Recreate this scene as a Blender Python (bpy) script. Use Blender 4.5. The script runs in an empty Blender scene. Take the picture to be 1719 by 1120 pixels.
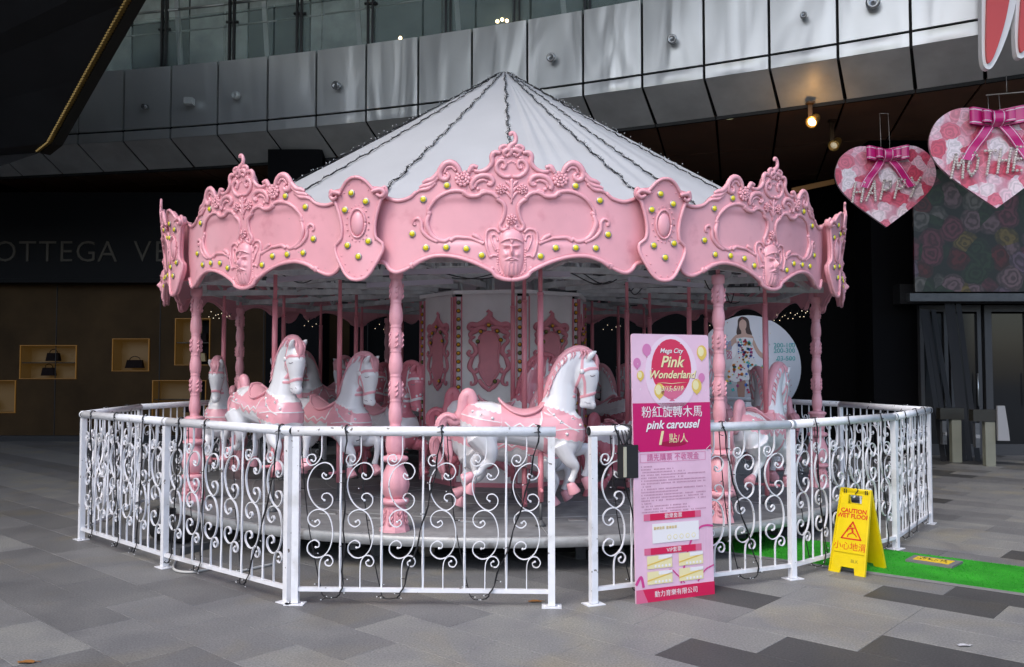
import bpy, bmesh, math, random
import numpy as np
from mathutils import Vector, Matrix
from mathutils.geometry import tessellate_polygon

PI = math.pi
R = math.radians
S = bpy.context.scene
COL = S.collection
rnd = random.Random(11)

# ------------------------------------------------------------------ camera, sky, sun, exposure
F = 1440.0; CAMZ = 1.55; TH = math.atan(62 / F)
cam = bpy.data.cameras.new('camera'); cam.sensor_width = 36; cam.lens = F / 1719 * 36
cam.clip_start = 0.1; cam.clip_end = 400
camo = bpy.data.objects.new('camera', cam); COL.objects.link(camo)
camo.location = (0, 0, CAMZ); camo.rotation_euler = (PI / 2 + TH, 0, 0)
S.camera = camo

W = bpy.data.worlds.new('World'); S.world = W; W.use_nodes = True
wn = W.node_tree.nodes; wl = W.node_tree.links
sky = wn.new('ShaderNodeTexSky'); sky.sky_type = 'NISHITA'; sky.sun_disc = False
SUN_EL, SUN_AZ = 50, 214
sky.sun_elevation = R(SUN_EL); sky.sun_rotation = R(SUN_AZ)
sky.air_density = 1.0; sky.dust_density = 2.4; sky.ozone_density = 1.0
bg = wn['Background']; bg.inputs['Strength'].default_value = 0.145
wl.new(sky.outputs[0], bg.inputs[0])
sd = bpy.data.lights.new('sun', 'SUN'); sd.energy = 0.5; sd.angle = R(32); sd.color = (1, 0.98, 0.96)
so = bpy.data.objects.new('sun', sd); COL.objects.link(so)
# light comes from behind and left of the camera, high up
sun_dir = Vector((math.sin(R(SUN_AZ)) * math.cos(R(SUN_EL)), math.cos(R(SUN_AZ)) * math.cos(R(SUN_EL)), math.sin(R(SUN_EL))))
so.rotation_euler = sun_dir.to_track_quat('Z', 'Y').to_euler()
S.view_settings.view_transform = 'Standard'; S.view_settings.look = 'None'
S.view_settings.gamma = 1; S.view_settings.use_curve_mapping = False
S.view_settings.exposure = 1.12
S.cycles.max_bounces = 6; S.cycles.diffuse_bounces = 3; S.cycles.transparent_max_bounces = 12


def at(x, y, D):
    """world point seen at photograph pixel (x, y), D metres ahead"""
    u = (x - 859.5) / F; v = -(y - 560) / F
    d = (u, math.cos(TH) - v * math.sin(TH), math.sin(TH) + v * math.cos(TH))
    t = D / d[1]
    return Vector((d[0] * t, D, d[2] * t + CAMZ))


def atz(x, y, z):
    u = (x - 859.5) / F; v = -(y - 560) / F
    d = (u, math.cos(TH) - v * math.sin(TH), math.sin(TH) + v * math.cos(TH))
    t = (z - CAMZ) / d[2]
    return Vector((d[0] * t, d[1] * t, z))


# ------------------------------------------------------------------ materials
def mat(name, col, rough=0.5, metal=0.0, var=0.0, vscale=4.0, bump=0.0, bscale=30.0, coat=0.0, emit=None, estr=1.0,
        col2=None, coord='Object', spec=None, stretch=None, trans=0.0, alpha=None):
    m = bpy.data.materials.new(name); m.use_nodes = True
    n = m.node_tree.nodes; l = m.node_tree.links; b = n['Principled BSDF']
    b.inputs['Base Color'].default_value = (*col, 1); b.inputs['Roughness'].default_value = rough
    b.inputs['Metallic'].default_value = metal
    if coat: b.inputs['Coat Weight'].default_value = coat; b.inputs['Coat Roughness'].default_value = 0.12
    if spec is not None: b.inputs['Specular IOR Level'].default_value = spec
    if trans: b.inputs['Transmission Weight'].default_value = trans
    if alpha is not None: b.inputs['Alpha'].default_value = alpha
    if emit: b.inputs['Emission Color'].default_value = (*emit, 1); b.inputs['Emission Strength'].default_value = estr
    tc = n.new('ShaderNodeTexCoord'); mp = n.new('ShaderNodeMapping'); l.new(tc.outputs[coord], mp.inputs[0])
    if stretch: mp.inputs['Scale'].default_value = stretch
    if var or col2:
        t = n.new('ShaderNodeTexNoise'); t.inputs['Scale'].default_value = vscale; t.inputs['Detail'].default_value = 6
        t.inputs['Roughness'].default_value = 0.6; l.new(mp.outputs[0], t.inputs[0])
        r = n.new('ShaderNodeValToRGB'); l.new(t.outputs[0], r.inputs[0])
        c2 = col2 if col2 else tuple(c * (1 + var) for c in col); c1 = col if col2 else tuple(c * (1 - var) for c in col)
        r.color_ramp.elements[0].position = 0.35; r.color_ramp.elements[1].position = 0.65
        r.color_ramp.elements[0].color = (*c1, 1); r.color_ramp.elements[1].color = (*c2, 1)
        l.new(r.outputs[0], b.inputs['Base Color'])
        mr = n.new('ShaderNodeMapRange'); l.new(t.outputs[0], mr.inputs[0])
        mr.inputs['To Min'].default_value = max(0.02, rough * 0.8); mr.inputs['To Max'].default_value = min(1, rough * 1.25)
        l.new(mr.outputs[0], b.inputs['Roughness'])
    if bump:
        t2 = n.new('ShaderNodeTexNoise'); t2.inputs['Scale'].default_value = bscale; t2.inputs['Detail'].default_value = 4
        l.new(mp.outputs[0], t2.inputs[0])
        bp = n.new('ShaderNodeBump'); bp.inputs['Strength'].default_value = bump; bp.inputs['Distance'].default_value = 0.01
        l.new(t2.outputs[0], bp.inputs['Height']); l.new(bp.outputs[0], b.inputs['Normal'])
    return m


PINKC = (0.80, 0.38, 0.43)
M = {}
M['pink'] = mat('pink_gloss_paint', PINKC, 0.38, var=0.05, vscale=3, bump=0.12, bscale=9, coat=0.25)
M['pink_dark'] = mat('old_pink_paint', (0.60, 0.17, 0.21), 0.4, var=0.08, vscale=5, bump=0.15, bscale=20, coat=0.2)
M['pink_drum'] = mat('dusty_pink_relief_paint', (.68, .24, .29), .4, var=.08, vscale=6, bump=.2, bscale=40)
M['pink_pole'] = mat('pink_pole_paint', (0.70, 0.24, 0.28), 0.4, var=0.05, vscale=4, bump=0.15, bscale=25, coat=0.2)
M['white'] = mat('white_gloss_paint', (0.80, 0.80, 0.81), 0.33, var=0.03, vscale=5, bump=0.05, bscale=8, coat=0.3)
M['fence'] = mat('chipped_white_paint', (0.80, 0.81, 0.84), 0.35, var=0.04, vscale=14, bump=0.25, bscale=60, coat=0.2)
M['drum'] = mat('off_white_board', (0.84, 0.83, 0.82), 0.45, var=0.06, vscale=3)
M['steel_grey'] = mat('galvanised_steel', (0.52, 0.54, 0.54), 0.42, 0.1, var=0.18, vscale=7, bump=0.1)
M['steel_dark'] = mat('dark_steel', (0.10, 0.105, 0.11), 0.5, 0.3, var=0.2, vscale=6)
M['deck'] = mat('worn_grey_deck', (0.18, 0.18, 0.183), 0.36, var=0.16, vscale=6, bump=0.2, bscale=120, metal=0.15)
M['deck_rim'] = mat('painted_rim_steel', (0.40, 0.41, 0.41), 0.4, 0.2, var=0.15, vscale=9, bump=0.1)
M['black'] = mat('black_rubber', (0.012, 0.012, 0.013), 0.55, var=0.2)
M['blackvoid'] = mat('black_skirt_cloth', (0.006, 0.006, 0.007), 0.9)
M['canopy'] = mat('white_canopy_fabric', (0.64, 0.66, 0.69), 0.75, var=0.03, vscale=2, bump=0.15, bscale=40)
M['lamp_cup'] = mat('serrated_silver_cup', (0.45, 0.47, 0.45), 0.35, 0.7)
M['lamp_yellow'] = mat('yellow_lamp_cap', (0.72, 0.62, 0.01), 0.2, coat=0.6)
M['lamp_amber'] = mat('amber_lamp_cap', (0.75, 0.38, 0.01), 0.2, coat=0.6)
M['lamp_olive'] = mat('dull_olive_lamp_cap', (0.20, 0.22, 0.04), 0.25, coat=0.6)
M['lamp_ring'] = mat('black_lamp_ring', (0.03, 0.025, 0.02), 0.4)
M['wire'] = mat('black_cable', (0.01, 0.01, 0.012), 0.45)
M['led'] = mat('clear_led_tip', (0.75, 0.78, 0.8), 0.15, coat=0.5)
M['gold'] = mat('warm_gold_metal', (0.75, 0.45, 0.12), 0.35, 0.8)
M['leaf'] = mat('dry_leaf', (0.30, 0.13, 0.03), 0.7)


def add_chips(m, scale, lo, hi, dark, stretch=None):
    """small worn-through spots in a paint"""
    n = m.node_tree.nodes; l = m.node_tree.links; b = n['Principled BSDF']; src = b.inputs['Base Color'].links[0].from_socket
    tc = n.new('ShaderNodeNewGeometry'); t = n.new('ShaderNodeTexNoise'); t.inputs['Scale'].default_value = scale; t.inputs['Detail'].default_value = 5
    mp = n.new('ShaderNodeMapping'); l.new(tc.outputs['Position'], mp.inputs[0]); l.new(mp.outputs[0], t.inputs[0])
    if stretch: mp.inputs['Scale'].default_value = stretch
    r = n.new('ShaderNodeMapRange'); r.inputs['From Min'].default_value = lo; r.inputs['From Max'].default_value = hi; l.new(t.outputs[0], r.inputs[0])
    mx = n.new('ShaderNodeMix'); mx.data_type = 'RGBA'; l.new(r.outputs[0], mx.inputs[0]); l.new(src, mx.inputs[6]); mx.inputs[7].default_value = (*dark, 1); l.new(mx.outputs[2], b.inputs['Base Color'])


add_chips(M['fence'], 20, .685, .70, (.16, .14, .12)); add_chips(M['fence'], 5, .58, .72, (.62, .62, .62))
add_chips(M['pink'], 7, .60, .78, (.66, .27, .31)); add_chips(M['pink'], 26, .73, .745, (.5, .3, .3))
add_chips(M['deck_rim'], 9, .6, .7, (.22, .21, .20)); add_chips(M['deck'], 3.5, .55, .7, (.13, .13, .13))


def set_in(m, k, v): m.node_tree.nodes['Principled BSDF'].inputs[k].default_value = v


# ------------------------------------------------------------------ mesh collector
class MB:
    def __init__(self): self.v = []; self.f = []; self.m = []; self.sm = []

    def add(self, vs, fs, mi=0, smooth=True):
        o = len(self.v); self.v.extend([tuple(p) for p in vs])
        self.f.extend([tuple(i + o for i in f) for f in fs]); self.m.extend([mi] * len(fs)); self.sm.extend([smooth] * len(fs))

    def box(self, c, s, mi=0, rz=0, mtx=None, taper=1.0):
        hx, hy, hz = s[0] / 2, s[1] / 2, s[2] / 2
        vs = []
        for z in (-1, 1):
            k = taper if z > 0 else 1
            for x, y in ((-1, -1), (1, -1), (1, 1), (-1, 1)): vs.append(Vector((x * hx * k, y * hy * k, z * hz)))
        if mtx is None: mtx = Matrix.Rotation(rz, 3, 'Z')
        vs = [mtx @ v + Vector(c) for v in vs]
        self.add(vs, [(3, 2, 1, 0), (4, 5, 6, 7), (0, 1, 5, 4), (1, 2, 6, 5), (2, 3, 7, 6), (3, 0, 4, 7)], mi, False)

    def beam(self, a, b, w, h, mi=0, up=(0, 0, 1)):
        a = Vector(a); b = Vector(b); d = b - a; L = d.length
        if L < 1e-6: return
        d.normalize(); u = Vector(up)
        if abs(d.dot(u)) > 0.98: u = Vector((0, 1, 0))
        s = d.cross(u).normalized(); u = s.cross(d)
        vs = [p + s * (x * w / 2) + u * (y * h / 2) for p in (a, b) for x, y in ((-1, -1), (1, -1), (1, 1), (-1, 1))]
        self.add(vs, [(3, 2, 1, 0), (4, 5, 6, 7), (0, 1, 5, 4), (1, 2, 6, 5), (2, 3, 7, 6), (3, 0, 4, 7)], mi, False)

    def tube(self, pts, r, seg=8, mi=0, up=None, flat=1.0, cap=True, smooth=True, square=False):
        P = [Vector(p) for p in pts]; n = len(P)
        if n < 2: return
        rr = list(r) if hasattr(r, '__len__') else [r] * n
        if len(rr) != n:
            q = np.interp(np.linspace(0, 1, n), np.linspace(0, 1, len(rr)), rr); rr = list(q)
        T = []
        for i in range(n):
            d = P[min(i + 1, n - 1)] - P[max(i - 1, 0)]
            T.append(d.normalized() if d.length > 1e-9 else (T[-1] if T else Vector((0, 0, 1))))
        if up is None:
            a = Vector((0, 0, 1)) if abs(T[0].z) < 0.9 else Vector((1, 0, 0)); nrm = (a - T[0] * a.dot(T[0])).normalized()
        vs = []
        for i in range(n):
            if up is None:
                nrm = (nrm - T[i] * nrm.dot(T[i]))
                nrm = nrm.normalized() if nrm.length > 1e-6 else Vector((1, 0, 0)); b = T[i].cross(nrm); N = nrm; fl = 1
            else:
                N = Vector(up); b = T[i].cross(N); b = b.normalized() if b.length > 1e-6 else Vector((1, 0, 0))
            for k in range(seg):
                an = 2 * PI * (k + (0.5 if square else 0)) / seg
                vs.append(P[i] + N * (math.cos(an) * rr[i] * flat) + b * (math.sin(an) * rr[i]))
        fs = []
        for i in range(n - 1):
            for k in range(seg):
                a = i * seg + k; c = i * seg + (k + 1) % seg
                fs.append((a, c, c + seg, a + seg))
        if cap: fs.append(tuple(reversed(range(seg)))); fs.append(tuple(range((n - 1) * seg, n * seg)))
        self.add(vs, fs, mi, smooth and not square)

    def lathe(self, prof, seg=20, c=(0, 0, 0), mi=0, mod=None, axis=None, cap=True):
        vs = []
        for j, (r, z) in enumerate(prof):
            for k in range(seg):
                a = 2 * PI * k / seg; q = r * (mod(a, z) if mod else 1)
                vs.append(Vector((q * math.cos(a), q * math.sin(a), z)))
        if axis is not None:
            mt = Vector(axis).to_track_quat('Z', 'Y').to_matrix(); vs = [mt @ v for v in vs]
        vs = [v + Vector(c) for v in vs]; fs = []
        for j in range(len(prof) - 1):
            for k in range(seg):
                a = j * seg + k; b = j * seg + (k + 1) % seg
                fs.append((a, b, b + seg, a + seg))
        if cap:
            fs.append(tuple(reversed(range(seg)))); fs.append(tuple(range((len(prof) - 1) * seg, len(prof) * seg)))
        self.add(vs, fs, mi)

    def ball(self, c, r, seg=10, rings=6, mi=0, sc=(1, 1, 1)):
        vs = [Vector((0, 0, -1))]
        for j in range(1, rings):
            ph = -PI / 2 + PI * j / rings
            for k in range(seg):
                a = 2 * PI * k / seg; vs.append(Vector((math.cos(ph) * math.cos(a), math.cos(ph) * math.sin(a), math.sin(ph))))
        vs.append(Vector((0, 0, 1)))
        vs = [Vector((v.x * r * sc[0], v.y * r * sc[1], v.z * r * sc[2])) + Vector(c) for v in vs]
        fs = [(0, 1 + (k + 1) % seg, 1 + k) for k in range(seg)]
        for j in range(rings - 2):
            o = 1 + j * seg
            for k in range(seg): fs.append((o + k, o + (k + 1) % seg, o + seg + (k + 1) % seg, o + seg + k))
        o = 1 + (rings - 2) * seg; t = len(vs) - 1
        for k in range(seg): fs.append((o + k, o + (k + 1) % seg, t))
        self.add(vs, fs, mi)

    def prism(self, poly, f0, f1, mi=0, side=None):
        """poly: 2-D outline; f0/f1 map (x, y) to the two 3-D faces"""
        n = len(poly); tri = tessellate_polygon([[Vector((p[0], p[1], 0)) for p in poly]])
        vs = [f0(*p) for p in poly] + [f1(*p) for p in poly]
        fs = [tuple(t) for t in tri] + [tuple(i + n for i in reversed(t)) for t in tri]
        self.add(vs, fs, mi, False)
        self.add(vs, [(i, i + n, (i + 1) % n + n, (i + 1) % n) for i in range(n)], mi if side is None else side, False)

    def xf(self, fn): self.v = [tuple(fn(*p)) for p in self.v]; return self

    def data(self, name, mats):
        me = bpy.data.meshes.new(name); me.from_pydata(self.v, [], self.f)
        for m in (mats if isinstance(mats, (list, tuple)) else [mats]): me.materials.append(m)
        me.polygons.foreach_set('material_index', self.m); me.polygons.foreach_set('use_smooth', self.sm)
        me.update(); bm = bmesh.new(); bm.from_mesh(me); bmesh.ops.recalc_face_normals(bm, faces=bm.faces); bm.to_mesh(me); bm.free()
        return me

    def build(self, name, mats, parent=None, loc=None, rz=0):
        return obj(name, self.data(name, mats), parent, loc, rz)


def obj(name, me, parent=None, loc=None, rz=0):
    o = bpy.data.objects.new(name, me); COL.objects.link(o)
    if parent is not None: o.parent = parent
    if loc is not None: o.location = loc
    if rz: o.rotation_euler = (0, 0, rz)
    return o


def tag(o, label=None, cat=None, group=None, kind=None):
    if label: o['label'] = label
    if cat: o['category'] = cat
    if group: o['group'] = group
    if kind: o['kind'] = kind
    return o


def thing(name, label, cat, loc=(0, 0, 0), rz=0, group=None):
    return tag(obj(name, None, None, loc, rz), label, cat, group)


def copy_tree(o, parent=None, kids=None):
    c = o.copy(); COL.objects.link(c)
    if parent is not None: c.parent = parent
    for ch in [k for k in list(KIDS(o))]:
        copy_tree(ch, c)
    return c


def KIDS(o): return o.children


def cr(pts, n=8, closed=False):
    """Catmull-Rom through points of any dimension"""
    P = [np.array(p, float) for p in pts]; N = len(P); out = []
    rng = range(N if closed else N - 1)
    for i in rng:
        if closed: p0, p1, p2, p3 = P[(i - 1) % N], P[i], P[(i + 1) % N], P[(i + 2) % N]
        else:
            p1, p2 = P[i], P[i + 1]; p0 = P[i - 1] if i > 0 else 2 * p1 - p2; p3 = P[i + 2] if i + 2 < N else 2 * p2 - p1
        for k in range(n):
            t = k / n
            out.append(0.5 * ((2 * p1) + (-p0 + p2) * t + (2 * p0 - 5 * p1 + 4 * p2 - p3) * t * t + (-p0 + 3 * p1 - 3 * p2 + p3) * t ** 3))
    if not closed: out.append(P[-1])
    return out


def text_mesh(s, size, ext=0.0005, bold=0.0, shear=0.0, align='CENTER', space=1.0, res=3):
    c = bpy.data.curves.new('txt', 'FONT'); c.body = s; c.size = size; c.extrude = ext; c.offset = bold; c.shear = shear
    c.align_x = align; c.align_y = 'CENTER'; c.space_character = space; c.resolution_u = res
    o = bpy.data.objects.new('txt', c); COL.objects.link(o)
    dg = bpy.context.evaluated_depsgraph_get(); dg.update()
    me = bpy.data.meshes.new_from_object(o.evaluated_get(dg))
    bpy.data.objects.remove(o); bpy.data.curves.remove(c)
    return me


def put_text(name, s, size, m, parent, mtx, **kw):
    """text in the local XY plane of mtx, read from +Z"""
    me = text_mesh(s, size, **kw); me.name = name
    me.materials.clear(); me.materials.append(m); me.transform(mtx)
    return obj(name, me, parent)


def face_mtx(origin, xdir, up):
    """matrix whose X is xdir and Y is up; +Z faces out of the sign"""
    x = Vector(xdir).normalized(); y = Vector(up).normalized(); z = x.cross(y).normalized()
    m = Matrix.Identity(4)
    for i in range(3): m[i][0] = x[i]; m[i][1] = y[i]; m[i][2] = z[i]; m[i][3] = origin[i]
    return m

# ------------------------------------------------------------------ ground and paving
gm = mat('paving_bed', (0.055, 0.055, 0.055), 0.8, var=0.2)
g = MB(); g.add([(-90, -90, -0.02), (90, -90, -0.02), (90, 90, -0.02), (-90, 90, -0.02)], [(0, 1, 2, 3)], 0, False)
ground = tag(g.build('plaza_ground', gm), 'grey stone plaza paving around the carousel', kind='structure')


def stone(name, c, warm=0.0):
    m = bpy.data.materials.new(name); m.use_nodes = True; n = m.node_tree.nodes; l = m.node_tree.links; b = n['Principled BSDF']
    geo = n.new('ShaderNodeNewGeometry')
    a = n.new('ShaderNodeTexNoise'); a.inputs['Scale'].default_value = 2.2; a.inputs['Detail'].default_value = 7; a.inputs['Distortion'].default_value = 0.6
    f = n.new('ShaderNodeTexNoise'); f.inputs['Scale'].default_value = 85; f.inputs['Detail'].default_value = 3
    s = n.new('ShaderNodeTexNoise'); s.inputs['Scale'].default_value = 0.9; s.inputs['Detail'].default_value = 5; s.inputs['Distortion'].default_value = 1.5
    for t in (a, f, s): l.new(geo.outputs['Position'], t.inputs[0])
    r = n.new('ShaderNodeValToRGB'); l.new(a.outputs[0], r.inputs[0])
    r.color_ramp.elements[0].position = 0.3; r.color_ramp.elements[1].position = 0.72
    r.color_ramp.elements[0].color = (c * 0.84, c * 0.84, c * 0.85, 1); r.color_ramp.elements[1].color = (c * 1.16, c * 1.15, c * (1.12 - warm), 1)
    r2 = n.new('ShaderNodeValToRGB'); l.new(f.outputs[0], r2.inputs[0]); r2.color_ramp.elements[0].position = 0.3; r2.color_ramp.elements[1].position = 0.7
    r2.color_ramp.elements[0].color = (0.70, 0.70, 0.70, 1); r2.color_ramp.elements[1].color = (1.28, 1.28, 1.28, 1)
    mx = n.new('ShaderNodeMix'); mx.data_type = 'RGBA'; mx.blend_type = 'MULTIPLY'; mx.inputs[0].default_value = 1
    l.new(r.outputs[0], mx.inputs[6]); l.new(r2.outputs[0], mx.inputs[7])
    r3 = n.new('ShaderNodeValToRGB'); l.new(s.outputs[0], r3.inputs[0]); r3.color_ramp.elements[0].position = 0.52; r3.color_ramp.elements[1].position = 0.72
    r3.color_ramp.elements[0].color = (1, 1, 1, 1); r3.color_ramp.elements[1].color = (1.16, 1.08, 0.90, 1)
    m2 = n.new('ShaderNodeMix'); m2.data_type = 'RGBA'; m2.blend_type = 'MULTIPLY'; m2.inputs[0].default_value = 1
    l.new(mx.outputs[2], m2.inputs[6]); l.new(r3.outputs[0], m2.inputs[7]); l.new(m2.outputs[2], b.inputs['Base Color'])
    mr = n.new('ShaderNodeMapRange'); l.new(a.outputs[0], mr.inputs[0]); mr.inputs['To Min'].default_value = 0.42; mr.inputs['To Max'].default_value = 0.62
    l.new(mr.outputs[0], b.inputs['Roughness'])
    b.inputs['Specular IOR Level'].default_value = 0.22
    bp = n.new('ShaderNodeBump'); bp.inputs['Strength'].default_value = 0.35; bp.inputs['Distance'].default_value = 0.002
    l.new(f.outputs[0], bp.inputs['Height']); l.new(bp.outputs[0], b.inputs['Normal'])
    return m


ST = [stone('dark_basalt_tile', 0.072), stone('mid_grey_tile', 0.15), stone('grey_tile', 0.18), stone('light_grey_tile', 0.225, 0.06)]
TA = R(-42); TU = Vector((math.cos(TA), math.sin(TA), 0)); TV = Vector((-TU.y, TU.x, 0))
TW = 0.4


def tile_mesh(mi):
    m = MB(); g_ = 0.0022; w = 0.8 - g_; h = 0.4 - g_; b_ = 0.002
    def ring(d, z): return [(d, d, z), (w - d, d, z), (w - d, h - d, z), (d, h - d, z)]
    vs = ring(0, -0.015) + ring(0, -b_) + ring(b_, 0)
    m.add(vs, [(i, (i + 1) % 4, 4 + (i + 1) % 4, 4 + i) for i in range(4)] + [(4 + i, 4 + (i + 1) % 4, 8 + (i + 1) % 4, 8 + i) for i in range(4)] + [(8, 9, 10, 11)], 0, False)
    return m.data('tile', ST[mi])


TM = [tile_mesh(i) for i in range(4)]
V0 = 4.45 - 60 * TW


def shade(u, v):  # hand-read shades near the camera, else random
    if v < 4.03 and u > -4.2: return 3 if (v > 3.2 or u < -2.9) else 2
    if 4.03 <= v < 4.44: return 0 if u > -3.1 else 3
    if 4.44 <= v < 4.84: return 0 if u > -2.65 else 3
    if 4.84 <= v < 5.24: return 0 if u > -1.85 else (3 if u > -3.2 else 2)
    if 5.24 <= v < 5.64: return 0 if -3.6 < u < -2.9 else (3 if u > -3.3 else 1)
    if 5.64 <= v < 6.04: return 3 if u < -1.2 else 1
    if 6.04 <= v < 6.44: return 0 if -2.3 < u < -1.7 else 3
    return None


tiles = []
for j in range(0, 140):
    v = V0 + j * TW
    off = 0.4 if (j % 2 or j == 62) else 0.0
    for i in range(-40, 40):
        u = -3.0 + off + i * 0.8
        c = TU * (u + 0.4) + TV * (v + 0.2)
        if c.y < 2.0 or c.y > 24 or abs(c.x) > 0.68 * c.y + 1.5: continue
        s = shade(u + 0.05, v + 0.02)
        if s is None:
            left = c.x < 0
            if j % 2 and tiles and rnd.random() < .0: pass
            s = rnd.choices([0, 1, 2, 3], [0, 5, 5, .25] if left else [2.2, 1.2, 2.4, 4])[0]
        tiles.append((c.y ** 2 + c.x ** 2 * 0.3, u, v, s))
tiles.sort()
rest = [MB() for _ in range(4)]
cnt = 0
for d, u, v, s in tiles:
    p = TU * u + TV * v
    if cnt < 300:
        o = obj('tile', TM[s], ground, (p.x, p.y, 0), TA); cnt += 1
    else:
        w, h = 0.7978, 0.3978
        vs = [p, p + TU * w, p + TU * w + TV * h, p + TV * h]
        lo = [Vector((a.x, a.y, -0.015)) for a in vs]
        rest[s].add([tuple(a) for a in lo] + [tuple(a) for a in vs], [(4, 5, 6, 7)] + [(i, (i + 1) % 4, 4 + (i + 1) % 4, 4 + i) for i in range(4)], 0, False)
rr_ = MB()
for s in range(4):
    rr_.add(rest[s].v, rest[s].f, s, False)
tag(rr_.build('tile_field', ST, ground), kind='stuff')

# ------------------------------------------------------------------ building: curved steel fascia
gp = [(130, 224), (208.5, 221), (285, 214), (364.5, 208.5), (448, 201), (530, 193.5), (614, 185), (702, 176), (792, 165.5), (885, 153.5),
      (979, 139), (1078, 125.6), (1182, 109.6), (1292, 92), (1407, 73), (1528, 53.5), (1650, 32)]
P0 = [atz(x, y, 6.5) for x, y in gp]
xs = np.array([p.x for p in P0]); ys = np.array([p.y for p in P0])
co = np.polyfit(xs, ys, 3)
fx = list(xs); step = fx[-1] - fx[-2]
for k in range(5): fx.append(fx[-1] + step)
fx = [fx[0] - 1.0 * (3 - k) for k in range(3)] + fx
fy = [float(np.polyval(co, x)) if -9 < x < 8 else None for x in fx]
for i in range(len(fx)):
    if fy[i] is None:
        if fx[i] > 0:
            s_ = float(np.polyval(np.polyder(co), 7.5)); fy[i] = float(np.polyval(co, 7.5)) + s_ * (fx[i] - 7.5)
        else:
            s_ = float(np.polyval(np.polyder(co), -8.5)); fy[i] = float(np.polyval(co, -8.5)) + s_ * (fx[i] + 8.5)
FJ = [Vector((a, b, 0)) for a, b in zip(fx, fy)]


def steel():
    m = bpy.data.materials.new('brushed_steel_cladding'); m.use_nodes = True; n = m.node_tree.nodes; l = m.node_tree.links; b = n['Principled BSDF']
    b.inputs['Metallic'].default_value = 0.58; b.inputs['Roughness'].default_value = 0.38
    geo = n.new('ShaderNodeNewGeometry')
    t = n.new('ShaderNodeTexNoise'); t.inputs['Scale'].default_value = 1.1; t.inputs['Detail'].default_value = 3; l.new(geo.outputs['Position'], t.inputs[0])
    r = n.new('ShaderNodeValToRGB'); l.new(t.outputs[0], r.inputs[0])
    r.color_ramp.elements[0].color = (0.60, 0.61, 0.60, 1); r.color_ramp.elements[1].color = (0.74, 0.75, 0.74, 1); l.new(r.outputs[0], b.inputs['Base Color'])
    mp = n.new('ShaderNodeMapping'); mp.inputs['Scale'].default_value = (1, 1, 0.22); l.new(geo.outputs['Position'], mp.inputs[0])
    t2 = n.new('ShaderNodeTexNoise'); t2.inputs['Scale'].default_value = 1.6; t2.inputs['Detail'].default_value = 1.5; t2.inputs['Distortion'].default_value = 0.8
    l.new(mp.outputs[0], t2.inputs[0])
    bp = n.new('ShaderNodeBump'); bp.inputs['Strength'].default_value = 0.6; bp.inputs['Distance'].default_value = 0.09
    l.new(t2.outputs[0], bp.inputs['Height']); l.new(bp.outputs[0], b.inputs['Normal'])
    return m


M['clad'] = steel()
M['clad_low'] = mat('matt_steel_underside', (0.55, 0.56, 0.55), 0.45, 0.1, var=0.12, vscale=1.5, bump=0.2, bscale=1.2)
M['joint'] = mat('joint_gasket', (0.01, 0.01, 0.01), 0.7)
M['soffit'] = mat('brown_soffit_panel', (0.21, 0.115, 0.075), 0.45, var=0.15, vscale=2, spec=.3)
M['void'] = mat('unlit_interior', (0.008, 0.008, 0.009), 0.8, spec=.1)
M['shopwall'] = mat('bronze_shop_wall', (0.052, 0.031, 0.014), 0.6, var=0.3, spec=.08, vscale=0.7)
ZT, ZG, ZK, ZL = 7.78, 6.5, 6.28, 5.88
bld = thing('mall_building', 'dark shopping mall with a curved steel fascia and glass balustrade above the carousel', 'building', (0, 18, 0))
BI = Matrix.Translation((0, -18, 0))


def bpart(mb, name, mats):
    o = mb.build(name, mats, bld); o.matrix_parent_inverse = Matrix.Identity(4); o.location = (0, -18, 0); return o


for i in range(len(FJ) - 1):
    a, b = FJ[i], FJ[i + 1]; d = (b - a).normalized(); n_ = Vector((-d.y, d.x, 0))  # n_ points away from camera
    if n_.y < 0: n_ = -n_
    g_ = d * 0.022
    a2, b2 = a + g_, b - g_
    def panel(z0, z1, o0, o1, name, m):
        mb = MB(); q = []
        nx, nz = 9, 7
        grid = []
        for iz in range(nz):
            t = iz / (nz - 1); z = z0 + (z1 - z0) * t; o = o0 + (o1 - o0) * t
            for ix in range(nx):
                s = ix / (nx - 1); bul = 0.012 * math.sin(PI * s) * math.sin(PI * t) * (1 if (i * 7) % 3 else -1)
                p = a2.lerp(b2, s) + n_ * (o - bul); grid.append((p.x, p.y, z))
        mb.add(grid, [(r * nx + c, r * nx + c + 1, (r + 1) * nx + c + 1, (r + 1) * nx + c) for r in range(nz - 1) for c in range(nx - 1)], 0, True)
        back = [(a2 + n_ * (o0 + .05)), (b2 + n_ * (o0 + .05)), (b2 + n_ * (o1 + .05)), (a2 + n_ * (o1 + .05))]
        fr = [grid[0], grid[nx - 1], grid[-1], grid[(nz - 1) * nx]]
        bk = [(back[0].x, back[0].y, z0), (back[1].x, back[1].y, z0), (back[2].x, back[2].y, z1), (back[3].x, back[3].y, z1)]
        mb.add(fr + bk, [(0, 1, 5, 4), (1, 2, 6, 5), (2, 3, 7, 6), (3, 0, 4, 7), (7, 6, 5, 4)], 0, False)
        bpart(mb, name, m)
    panel(ZG + 0.02, ZT, 0, 0, 'steel_panel', M['clad'])
    panel(ZK + 0.004, ZG - 0.02, 0.0, 0, 'steel_strip', M['clad'])
    panel(ZL, ZK - 0.004, 0.85, 0.0, 'underside_panel', M['clad_low'])
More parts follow.
